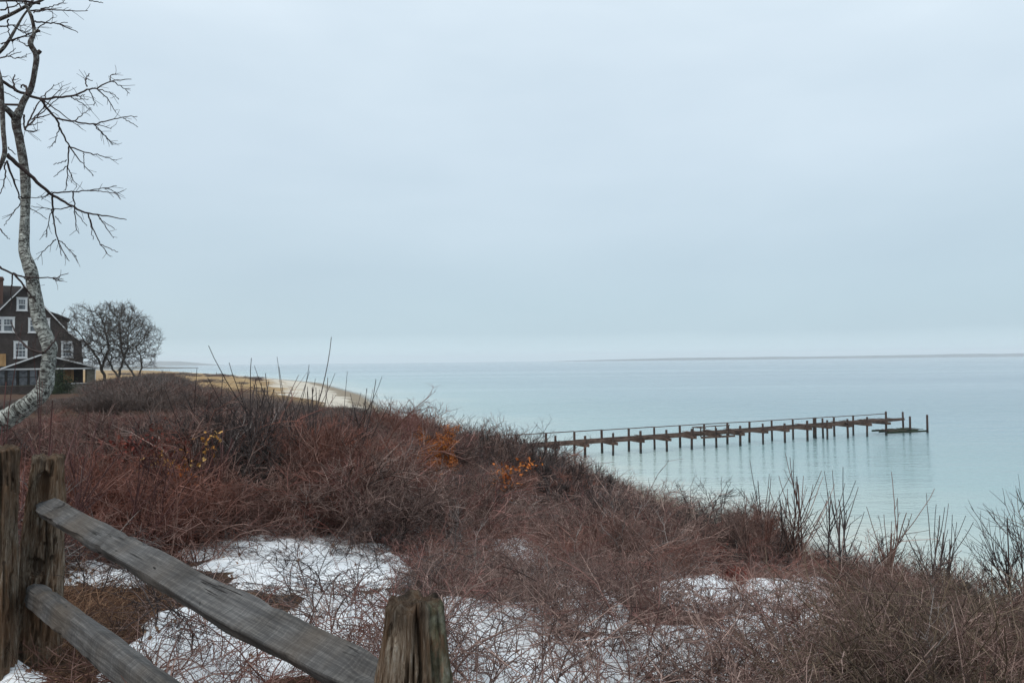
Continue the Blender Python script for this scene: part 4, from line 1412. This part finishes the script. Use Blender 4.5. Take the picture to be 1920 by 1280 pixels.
s10 = shrub(1375, 7.2, 1060, 'rust-brown shrub in front of the rust-red one', 'round', M_REDSHOOT, 81, 6, .7, leaf=(M_LEAF_RD, 420, .03, .3, 1), group='leafy shrubs')

# ------------------------------------------------------------------ logs and stumps


def m_bark(nt, b):
    tcn = nt.n('ShaderNodeTexCoord').outputs['Object']
    n = nt.noise(nt.scaled(tcn, (18, 18, 18)), 1, 6, .65)
    c = nt.ramp(n, [(.32, (.02, .017, .015, 1)), (.5, (.07, .06, .052, 1)), (.7, (.20, .185, .165, 1))])
    put(nt, b, 'Base Color', c)
    bump(nt, b, n, .9, .02)


M_BARK = material('grey_bark', m_bark, .9, .1)


def log(name, pts, rad, label, cat, seed=0):
    pts = np.asarray(pts, float)
    t = np.linspace(0, len(pts) - 1, 28)
    path = np.stack([np.interp(t, np.arange(len(pts)), pts[:, k]) for k in range(3)], -1)
    rr = np.interp(t, np.arange(len(rad)), rad)
    o0 = path[0].copy()
    path = path - o0 + (fbm(np.stack([t * .9, t * 0, t * 0 + seed], -1), 5, 3)[:, None] - .5) * .05
    v, q_ = tubes(path[None], rr[None], 12)
    v = v + nrm(v - np.repeat(path, 12, 0)) * ((fbm(v * 11, seed, 4) - .5) * .05)[:, None]
    mb = MB().add(v, q_, None)
    mb.add(np.concatenate([v[:12], [path[0]]]), None, [(12, (k + 1) % 12, k) for k in range(12)])
    mb.add(np.concatenate([v[-12:], [path[-1]]]), None, [(12, k, (k + 1) % 12) for k in range(12)])
    return tag(mb.obj(name, M_BARK, None, True, o0), label, cat)


log('fallen_log', [P(1050, 962, 13), P(1080, 948, 13), P(1110, 958, 12.9), P(1150, 1000, 12.6)], [.06, .085, .075, .06], 'grey lichen-spotted fallen log on the slope under the gnarled shrubs', 'log', 1)
g0 = gnd(1822, 7.6)
log('stump', [g0 - (0, 0, .1), P(1830, 1130, 7.6), P(1816, 1100, 7.6), P(1806, 1093, 7.6)], [.07, .055, .05, .04], 'crooked dark stump left of the big fan-shaped shrub', 'stump', 2)
g0 = gnd(1530, 5.6)
log('stump', [g0 - (0, 0, .1), P(1528, 1230, 5.6), P(1518, 1195, 5.6), P(1524, 1180, 5.6)], [.05, .045, .04, .025], 'dark stump standing in the snow at lower right', 'stump', 3)

# ------------------------------------------------------------------ trees by the house


def colonise(rng, start, att, step=.28, kill=.42, infl=4.0, iters=130):
    """space colonisation: start = list of polylines already grown"""
    nodes, par = [], []
    for pl in start:
        prev = -1
        for k, p_ in enumerate(pl):
            nodes.append(p_)
            if k == 0 and len(nodes) > 1:
                dd = [np.sum((np.array(nodes[j]) - p_) ** 2) for j in range(len(nodes) - 1)]
                prev = int(np.argmin(dd))
            par.append(prev)
            prev = len(nodes) - 1
    nodes = np.array(nodes, float)
    par = list(par)
    att = np.array(att)
    near = np.full(len(att), 1e9)
    who = np.zeros(len(att), int)
    done = 0
    for it in range(iters):
        new = nodes[done:]
        if len(new) == 0 or len(att) == 0:
            break
        dd = np.linalg.norm(att[:, None] - new[None], axis=2)
        k = np.argmin(dd, 1)
        dm = dd[np.arange(len(att)), k]
        up = dm < near
        near[up] = dm[up]
        who[up] = k[up] + done
        done = len(nodes)
        alive = near > kill
        att, near, who = att[alive], near[alive], who[alive]
        ok = near < infl
        if not ok.any():
            break
        u_, inv = np.unique(who[ok], return_inverse=True)
        dr = np.zeros((len(u_), 3))
        np.add.at(dr, inv, nrm(att[ok] - nodes[who[ok]]))
        dr = nrm(nrm(dr) + rng.normal(0, .22, dr.shape))
        nodes = np.concatenate([nodes, nodes[u_] + dr * step])
        par += list(u_)
    return nodes, np.array(par)


def bare_tree(name, label, trunks, crown, d, seed, natt=900, group='bare trees by the house'):
    rng = np.random.default_rng(seed)
    k_ = d / FPX
    base = P(trunks[0][0][0], trunks[0][0][1], d)
    base[2] = float(height(base[0], base[1]))
    st = []
    for ti, tr in enumerate(trunks):
        dz = rng.uniform(-.8, .8)
        pp = [P(a, b, d + (dz * i / len(tr))) - base for i, (a, b) in enumerate(tr)]
        if ti == 0:
            pp[0] = np.array([0, 0, -.2])
        fine = [pp[0]]
        for a, b in zip(pp[:-1], pp[1:]):
            n_ = max(1, int(np.linalg.norm(b - a) / .3))
            fine += [a + (b - a) * t / n_ + rng.normal(0, .05, 3) * (t < n_) for t in range(1, n_ + 1)]
        st.append(fine)
    att = []
    for (cx, cyy, rx, ry, n_) in crown:
        c = P(cx, cyy, d) - base
        v = nrm(rng.normal(0, 1, (n_, 3))) * rng.uniform(.35, 1, (n_, 1)) ** .5
        v[:, 2] = np.where(v[:, 2] < -.75, -v[:, 2], v[:, 2])
        v = v * (.62 + .75 * fbm(nrm(v) * 2.6 + seed * 7.7, seed, 3))[:, None]
        att.append(c + v * np.array([rx * k_, rx * k_ * .8, ry * k_]))
    nodes, par = colonise(rng, st, np.concatenate(att))
    n_ = len(nodes)
    w_ = np.zeros(n_)
    ch = np.zeros(n_, int)
    for i in range(n_):
        if par[i] >= 0:
            ch[par[i]] += 1
    w_[ch == 0] = 1
    for i in range(n_ - 1, -1, -1):
        if par[i] >= 0:
            w_[par[i]] += w_[i]
    r = np.clip(.014 * np.maximum(w_, 1) ** .42, .014, .22)
    e = np.array([i for i in range(n_) if par[i] >= 0])
    pa = par[e]
    seg = np.stack([nodes[pa], nodes[e]], 1)
    rr = np.stack([np.minimum(r[pa], r[e] * 1.25), r[e]], 1)
    root = tag(obj(name, None, None, base), label, 'tree', group)
    big = r[e] > .055
    t = Twigs().add(seg[big], rr[big], 6)
    obj('trunk', t.mesh('trunk', M_BARK), root)
    t = Twigs().add(seg[~big], rr[~big], 3)
    tips = e[(w_[e] < 4)]
    dirs = nrm(nodes[tips] - nodes[par[tips]])
    p1, d1, _ = sprout(rng, np.stack([nodes[par[tips]], nodes[tips]], 1), 4, 0, 1, 15, 60)
    a1, b1 = grow(rng, p1, d1, rng.uniform(.25, .7, len(p1)), .012, .008, 4, .2, .02)
    t.add(a1, b1, 3)
    obj('crown', t.mesh('crown', M_FARTWIG), root)
    return root


bare_tree('bare_tree', 'spreading bare tree nearest the corner of the house', [[(199, 742), (196, 705), (184, 672), (168, 650)], [(190, 690), (205, 655), (200, 630)]], [(168, 632, 58, 66, 1500), (205, 630, 50, 66, 1000)], 80, 1)
bare_tree('bare_tree', 'bare tree with twisted trunk in the middle of the clump by the house', [[(230, 742), (222, 708), (206, 682), (212, 655)], [(206, 682), (190, 660)], [(222, 708), (232, 672), (226, 640)]], [(225, 628, 58, 66, 1400), (200, 650, 45, 50, 500)], 79, 2)
bare_tree('bare_tree', 'bare wind-bent tree at the right end of the clump by the house', [[(262, 742), (252, 705), (232, 675), (240, 645)], [(256, 716), (266, 690), (264, 668), (256, 655)]], [(258, 645, 46, 56, 1200), (240, 622, 40, 52, 600)], 77, 3)

# low evergreen against the porch
rng = np.random.default_rng(9)
b = gnd(112, 79)
ev = tag(obj('evergreen_shrub', None, None, b), 'small dark green shrub against the porch wall', 'shrub')
sp, sr = grow(rng, np.zeros((7, 3)), nrm(np.stack([rng.normal(0, .5, 7), rng.normal(0, .5, 7), np.ones(7)], -1)), rng.uniform(1.4, 2.6, 7), .04, .015, 6, .1)
obj('stem', Twigs().add(sp, sr, 5).mesh('stem', M_BARK), ev)
pts = sp[rng.integers(0, 7, 2600), rng.integers(1, 6, 2600)] + rng.normal(0, .35, (2600, 3))
V, q1, t1 = leaves(pts, .16, rng)
tag(obj('leaves', mesh_np('leaves', V, q1, t1, [M_LEAF_GR]), ev), kind='stuff')

# ------------------------------------------------------------------ leaning birch


def m_birch(nt, b):
    tcn = nt.n('ShaderNodeTexCoord').outputs['Object']
    al = nt.n('ShaderNodeAttribute', attribute_name='along').outputs['Fac']
    ar = nt.n('ShaderNodeAttribute', attribute_name='around').outputs['Fac']
    cv = nt.n('ShaderNodeCombineXYZ', {'X': nt.m('MULTIPLY', al, 75.0), 'Y': nt.m('MULTIPLY', ar, 4.0), 'Z': 0.0}).outputs[0]
    n1 = nt.noise(cv, 1.0, 6, .65, .7)
    n2 = nt.noise(tcn, 9, 5, .6)
    n3 = nt.noise(tcn, 34, 4, .65)
    c = nt.ramp(n3, [(.3, (.11, .11, .10, 1)), (.48, (.32, .33, .30, 1)), (.66, (.62, .63, .58, 1))])
    c = nt.mix(nt.ramp(n1, [(.49, 0), (.56, .95)]), c, (.04, .033, .03, 1))
    c = nt.mix(nt.ramp(n2, [(.56, 0), (.70, .75)]), c, (.06, .05, .045, 1))
    hi = nt.n('ShaderNodeAttribute', attribute_name='upper').outputs['Fac']
    c = nt.mix(nt.m('MULTIPLY', hi, nt.ramp(n3, [(.35, 1), (.66, .35)])), c, (.060, .042, .038, 1))
    put(nt, b, 'Base Color', c)
    bump(nt, b, nt.m('ADD', nt.m('MULTIPLY', n1, -.9), n3), .8, .012)


M_BIRCH = material('birch_bark', m_birch, .85, .15)
M_BTWIG = twig_mat('birch_twig', (.030, .021, .020, 1), (.055, .038, .035, 1), (.10, .07, .062, 1))


def smooth_path(pts, n):
    pts = np.asarray(pts, float)
    seg = np.concatenate([[0], np.cumsum(np.linalg.norm(np.diff(pts[:, :3], axis=0), axis=1))])
    # Catmull-Rom through the traced points
    t = np.linspace(0, seg[-1], n)
    i = np.clip(np.searchsorted(seg, t, 'right') - 1, 0, len(pts) - 2)
    f = ((t - seg[i]) / np.maximum(seg[i + 1] - seg[i], 1e-9))[:, None]
    p0, p1, p2, p3 = pts[np.maximum(i - 1, 0)], pts[i], pts[i + 1], pts[np.minimum(i + 2, len(pts) - 1)]
    return .5 * (2 * p1 + (p2 - p0) * f + (2 * p0 - 5 * p1 + 4 * p2 - p3) * f ** 2 + (3 * p1 - p0 - 3 * p2 + p3) * f ** 3)


BD = 4.5
KB = BD / FPX
bbase = gnd(-262, BD)
birch = tag(obj('birch_tree', None, None, bbase), 'leaning bare birch with a bent pale trunk at the left edge', 'tree')


def thick_limb(name, pts, diam, n, lo=0.0, dvar=0.0, upper=(1e9, 2e9)):
    w_ = np.array([np.append(P(a, b, BD + c) - bbase, dm * .9 * KB / 2) for (a, b, c), dm in zip(pts, diam)])
    sm = smooth_path(w_, n)
    path, rad = sm[:, :3], sm[:, 3]
    sides = 30
    tl = np.concatenate([[0], np.cumsum(np.linalg.norm(np.diff(path, axis=0), axis=1))])
    rad = rad * (1 + (fbm(np.stack([tl * 7, tl * 0, tl * 0], -1), 3, 3) - .5) * .16)
    v, q_ = tubes(path[None], rad[None], sides)
    cen = np.repeat(path, sides, 0)
    v = v + nrm(v - cen) * ((fbm(v * 22, 8, 4) - .5) * .35 * np.repeat(rad, sides))[:, None] * .6
    v = np.concatenate([v, [path[0], path[-1]]])
    m_ = (n - 1) * sides
    tr = [(len(v) - 2, (k + 1) % sides, k) for k in range(sides)] + [(len(v) - 1, m_ + k, m_ + (k + 1) % sides) for k in range(sides)]
    me = mesh_np(name, v, q_, tr, [M_BIRCH])
    al = np.append(np.repeat(tl, sides), [0, tl[-1]])
    ar = np.append(np.tile(np.sin(np.arange(sides) * 2 * math.pi / sides), n), [0, 0])
    attr(me, 'along', al)
    attr(me, 'around', ar)
    attr(me, 'upper', sstep(upper[0], upper[1], v[:, 2] + bbase[2]))
    return obj(name, me, birch)


zup = (P(45, 420, BD)[2], P(45, 250, BD)[2])
tr_ = [(-262, 1165, 0), (-258, 1080, 0), (-235, 990, .05), (-190, 915, .05), (-120, 855, 0), (-50, 815, 0), (0, 791, 0), (31, 773, 0), (57, 755, 0), (77, 737, 0), (86, 717, 0), (89, 696, 0), (92, 668, 0), (93, 650, 0), (85, 628, 0),
       (74, 603, 0), (68, 567, 0), (62, 533, 0), (57, 505, 0), (48, 480, .02), (45, 458, .04), (47, 406, .05), (48, 345, .05), (44, 305, .05), (37, 264, .05), (30, 228, .05), (36, 205, .05)]
di_ = [58, 54, 50, 48, 46, 44, 41, 39, 37, 34, 31, 28, 26, 29, 27, 27, 26, 25, 26, 21, 19, 17.5, 19, 16.5, 16, 17, 12]
thick_limb('trunk', tr_, di_, 260, upper=zup)
thick_limb('limb', [(33, 222, .05), (44, 190, .08), (58, 166, .1), (65, 134, .1), (68, 104, .1), (57, 82, .08), (64, 61, .1), (59, 32, .1), (48, 5, .12), (40, -50, .15), (45, -120, .2)], [13, 12, 11, 10, 11, 10.5, 7, 7, 6.5, 6, 4], 90, upper=(0, 1))
thick_limb('limb', [(30, 226, .05), (20, 212, 0), (5, 200, -.05), (-30, 185, -.1), (-90, 150, -.1), (-150, 60, 0)], [13, 12, 11, 9, 8, 6], 50, upper=(0, 1))
thick_limb('limb', [(-40, 40, -.1), (-12, 110, -.15), (0, 150, -.2), (3, 183, -.2), (6, 244, -.22), (9, 280, -.25), (5, 300, -.25), (-8, 330, -.25), (-25, 370, -.25)], [8, 9, 9, 9, 8.5, 9, 8, 6, 4], 70, upper=(0, 1))
thick_limb('limb', [(-60, 60, .3), (0, 36, .25), (25, 25, .22), (53, 10, .2), (80, 0, .2), (110, -20, .2)], [9, 8, 7, 6, 5, 4], 40, upper=(0, 1))
thick_limb('limb', [(-40, 130, .1), (0, 97, .1), (16, 77, .1), (30, 53, .12), (45, 28, .15), (60, 10, .15)], [8, 7, 6, 5, 4, 3], 40, upper=(0, 1))
thick_limb('limb', [(64, 61, .1), (71, 58, .1), (74, 59, .1)], [7, 6, 5], 10, upper=(0, 1))
thick_limb('limb', [(66, 104, .1), (74, 97, .1), (76, 95, .1)], [9, 8, 6.5], 10, upper=(0, 1))

C1 = 2.4625     # scale of the enlargement these branches were traced from
thin = [  # traced polylines: points, start and end diameter in photo pixels
    ([(0, 365), (60, 410), (130, 440), (185, 458), (260, 452), (330, 445), (400, 415), (450, 405), (500, 380), (550, 370), (605, 365)], 5.5, 1.2),
    ([(185, 458), (220, 500), (260, 555), (290, 620), (320, 675), (350, 720), (395, 770), (430, 810)], 4, 1),
    ([(320, 675), (380, 700), (450, 715), (537, 742)], 2.4, 1), ([(320, 675), (312, 770), (303, 880)], 2.4, 1), ([(312, 765), (250, 817)], 1.6, .9), ([(310, 770), (330, 810), (355, 865)], 1.6, .9), ([(308, 742), (248, 760)], 1.5, .9),
    ([(258, 545), (330, 560), (430, 572), (520, 550), (580, 540), (635, 537)], 3.2, 1), ([(430, 572), (480, 625), (525, 670)], 1.8, .9), ([(440, 580), (500, 640), (518, 672)], 1.5, .9), ([(570, 545), (638, 588)], 1.5, .9),
    ([(350, 555), (380, 530), (415, 500)], 1.8, .9), ([(430, 572), (470, 580), (512, 595)], 1.6, .9), ([(185, 458), (250, 500), (310, 545), (382, 598)], 2.2, .9),
    ([(400, 400), (395, 370), (410, 340)], 2, 1.2), ([(395, 362), (427, 375)], 1.4, .9), ([(445, 410), (500, 460), (532, 517)], 2, .9), ([(455, 412), (510, 430), (550, 457)], 1.7, .9), ([(520, 375), (560, 400), (597, 429)], 1.7, .9), ([(512, 372), (510, 350), (534, 342)], 1.4, .9),
    ([(330, 450), (380, 480), (422, 508)], 1.7, .9), ([(410, 415), (430, 450), (435, 492)], 1.5, .9), ([(330, 445), (370, 443), (392, 440)], 1.5, .9), ([(340, 455), (412, 460)], 1.4, .9),
    ([(275, 590), (262, 630), (240, 678)], 1.6, .9), ([(385, 705), (388, 755)], 1.4, .9),
    ([(30, 712), (90, 765), (160, 830), (215, 880), (245, 905), (330, 950), (400, 985), (480, 995), (585, 1015)], 6.5, 1.2),
    ([(240, 892), (330, 885), (400, 880), (470, 870), (537, 857)], 2.6, 1), ([(400, 880), (480, 885), (553, 893)], 1.8, .9), ([(485, 870), (520, 880), (540, 895)], 1.4, .9),
    ([(242, 908), (245, 980), (260, 1080), (275, 1130), (322, 1207)], 3, 1), ([(265, 1105), (300, 1130), (352, 1188)], 1.8, .9), ([(258, 1105), (220, 1140), (178, 1188)], 1.7, .9), ([(270, 1120), (283, 1180)], 1.4, .9),
    ([(338, 885), (345, 960), (352, 1050), (366, 1076)], 2.2, .9), ([(345, 975), (400, 1043)], 1.4, .9), ([(405, 985), (430, 1060), (465, 1130), (503, 1178)], 2.2, .9), ([(465, 1128), (545, 1165)], 1.5, .9), ([(412, 1000), (430, 1105)], 1.4, .9),
    ([(450, 990), (490, 1050), (527, 1100)], 1.8, .9), ([(455, 1010), (527, 1055)], 1.3, .9), ([(330, 955), (245, 965), (140, 953)], 2, .9), ([(238, 965), (225, 1020), (212, 1097)], 1.6, .9), ([(255, 1000), (282, 1033)], 1.3, .9),
    ([(28, 740), (60, 820), (90, 910), (100, 960)], 3.5, 1.5), ([(22, 750), (22, 830), (0, 900)], 2.4, 1), ([(95, 940), (60, 985), (20, 1042)], 1.7, .9), ([(140, 960), (217, 1010)], 1.4, .9), ([(0, 1058), (43, 1104)], 2, 1),
    ([(90, 910), (180, 912), (225, 900)], 1.5, .9), ([(240, 885), (190, 920)], 1.3, .9), ([(35, 680), (75, 715)], 2, 1),
    ([(160, 100), (215, 105), (270, 110), (362, 152)], 2.6, 1), ([(270, 110), (333, 128)], 1.5, .9), ([(270, 112), (310, 102)], 1.3, .9), ([(140, 50), (220, 45), (300, 50), (404, 52)], 2.6, 1), ([(50, 190), (150, 150), (200, 110), (245, 82)], 2.8, 1),
    ([(60, 120), (130, 160), (160, 175)], 2, 1), ([(0, 270), (40, 262), (70, 270), (125, 262)], 2.2, .9), ([(20, 265), (70, 225)], 1.6, .9), ([(30, 262), (100, 240)], 1.5, .9), ([(0, 355), (35, 355)], 1.5, 1),
    ([(130, 215), (80, 185)], 2, 1), ([(150, 70), (155, 115), (165, 150)], 2.4, 1.2), ([(405, 0), (476, 14)], 1.8, 1), ([(100, 40), (60, -10)], 2.6, 1), ([(130, 25), (170, -20)], 2.4, 1), ([(40, 60), (30, -10)], 2.4, 1),
    ([(115, 600), (160, 550), (205, 535), (252, 520)], 3, 1), ([(115, 600), (170, 490), (215, 430), (252, 392)], 2.6, 1), ([(110, 530), (118, 600), (170, 603)], 3, 1), ([(150, 555), (200, 500), (290, 395)], 2, .9), ([(165, 545), (240, 480), (300, 425)], 2, .9),
    ([(135, 580), (195, 565)], 1.5, .9), ([(120, 600), (150, 610), (172, 603)], 1.6, .9), ([(200, 500), (215, 425)], 1.5, .9), ([(70, 420), (60, 370), (68, 348)], 3, 1.5), ([(125, 440), (120, 400), (100, 392), (98, 405)], 3.4, 2), ([(20, 425), (85, 460)], 1.6, 1),
    ([(0, 50), (60, 30), (120, 5)], 2.6, 1.2), ([(0, 125), (50, 118), (120, 120)], 2.6, 1), ([(35, 90), (40, 150), (60, 200)], 2.2, 1), ([(70, 130), (110, 150), (135, 145)], 1.8, 1), ([(0, 205), (45, 190), (100, 170), (150, 175)], 2.2, 1), ([(155, 60), (205, 48), (260, 38)], 2, .9), ([(190, 40), (250, 28), (300, 5)], 1.8, .9)]
low = [([(0, 0), (90, 50), (200, 75), (380, 80), (430, 70), (500, 45)], 3.2, 1), ([(380, 82), (410, 100), (462, 104)], 1.5, .9), ([(395, 88), (460, 90)], 1.3, .9), ([(100, 50), (180, 150), (250, 240), (320, 330)], 3.2, 1.2), ([(92, 50), (80, 180), (85, 262)], 2.2, 1),
       ([(130, 60), (200, 90), (240, 140)], 1.8, 1), ([(320, 630), (220, 600), (150, 540), (105, 470), (80, 400)], 4.5, 1.5), ([(320, 628), (390, 550), (440, 460)], 3.5, 1.2), ([(400, 540), (412, 470)], 1.8, 1), ([(300, 630), (255, 590), (265, 500)], 2, 1)]
rng = np.random.default_rng(4)
tw = Twigs()
for grp, sc_, oy in ((thin, C1, 0), (low, 3.879, 500)):
    for pl, d0, d1 in grp:
        dz = rng.uniform(-.25, .15)
        w_ = np.array([P(a / sc_, b / sc_ + oy, BD + (dz if grp is thin else -.12) + (.04 * i)) - bbase for i, (a, b) in enumerate(pl)])
        n_ = 6 + 3 * len(pl)
        path = smooth_path(w_, n_) + rng.normal(0, .0022, (n_, 3))
        rad = np.linspace(d0, d1, n_) * KB / 2 * 1.25
        obj('branch', Twigs().add(path[None], rad[None], 5).mesh('branch', M_BTWIG), birch)
        if len(pl) > 2:
            p1, dd, _ = sprout(rng, path[None], 5, .3, 1, 25, 55)
            a1, b1 = grow(rng, p1, dd, rng.uniform(.015, .085, 5), .0016, .0011, 4, .14)
            tw.add(a1, b1, 3)
tag(obj('twigs', tw.mesh('twigs', M_BTWIG), birch), kind='stuff')
# unseen part of the crown above and to the left of the frame, thinly filled
tw = Twigs()
st = np.stack([rng.uniform(-3.9, -2.9, 26), BD + rng.uniform(-.4, .5, 26), rng.uniform(10.3, 12.6, 26)], -1) - bbase
dd = np.stack([rng.normal(-.6, .8, 26), rng.normal(0, .5, 26), rng.normal(.3, .4, 26)], -1)
a1, b1 = grow(rng, st, dd, rng.uniform(.5, 1.2, 26), .008, .002, 8, .16)
p1, d1, _ = sprout(rng, a1, 6, .2, 1, 25, 60)
a2, b2 = grow(rng, p1, d1, rng.uniform(.12, .4, len(p1)), .0028, .0012, 5, .14)
keep = to_px(a1[:, -1] + bbase)[0] < -10
tw.add(a1[keep], b1[keep], 4)
tag(obj('twigs', tw.mesh('twigs', M_BTWIG), birch), kind='stuff')

# red-stemmed shrub in front of the house, left edge
shrub(-12, 4.1, 598, 'red-stemmed sapling at the left edge in front of the porch', 'shoots', M_REDSHOOT, 90, 3, .25, (.12, 0), thick=.62, name='sapling', group='bare shrubs on the bluff')

# ------------------------------------------------------------------ mist
hz = MB().box((-9000, -9000, -8), (9000, 9000, 75)).obj('haze', [])
mt = bpy.data.materials.new('sea_mist')
mt.use_nodes = True
mt.node_tree.nodes.clear()
out = mt.node_tree.nodes.new('ShaderNodeOutputMaterial')
pv = mt.node_tree.nodes.new('ShaderNodeVolumePrincipled')
pv.inputs['Color'].default_value = (.97, .985, 1, 1)
pv.inputs['Density'].default_value = 1.9e-4
pv.inputs['Anisotropy'].default_value = 0.0
mt.node_tree.links.new(pv.outputs[0], out.inputs['Volume'])
hz.data.materials.append(mt)
tag(hz, 'pale sea mist thinning out the far shore', 'haze', kind='stuff')
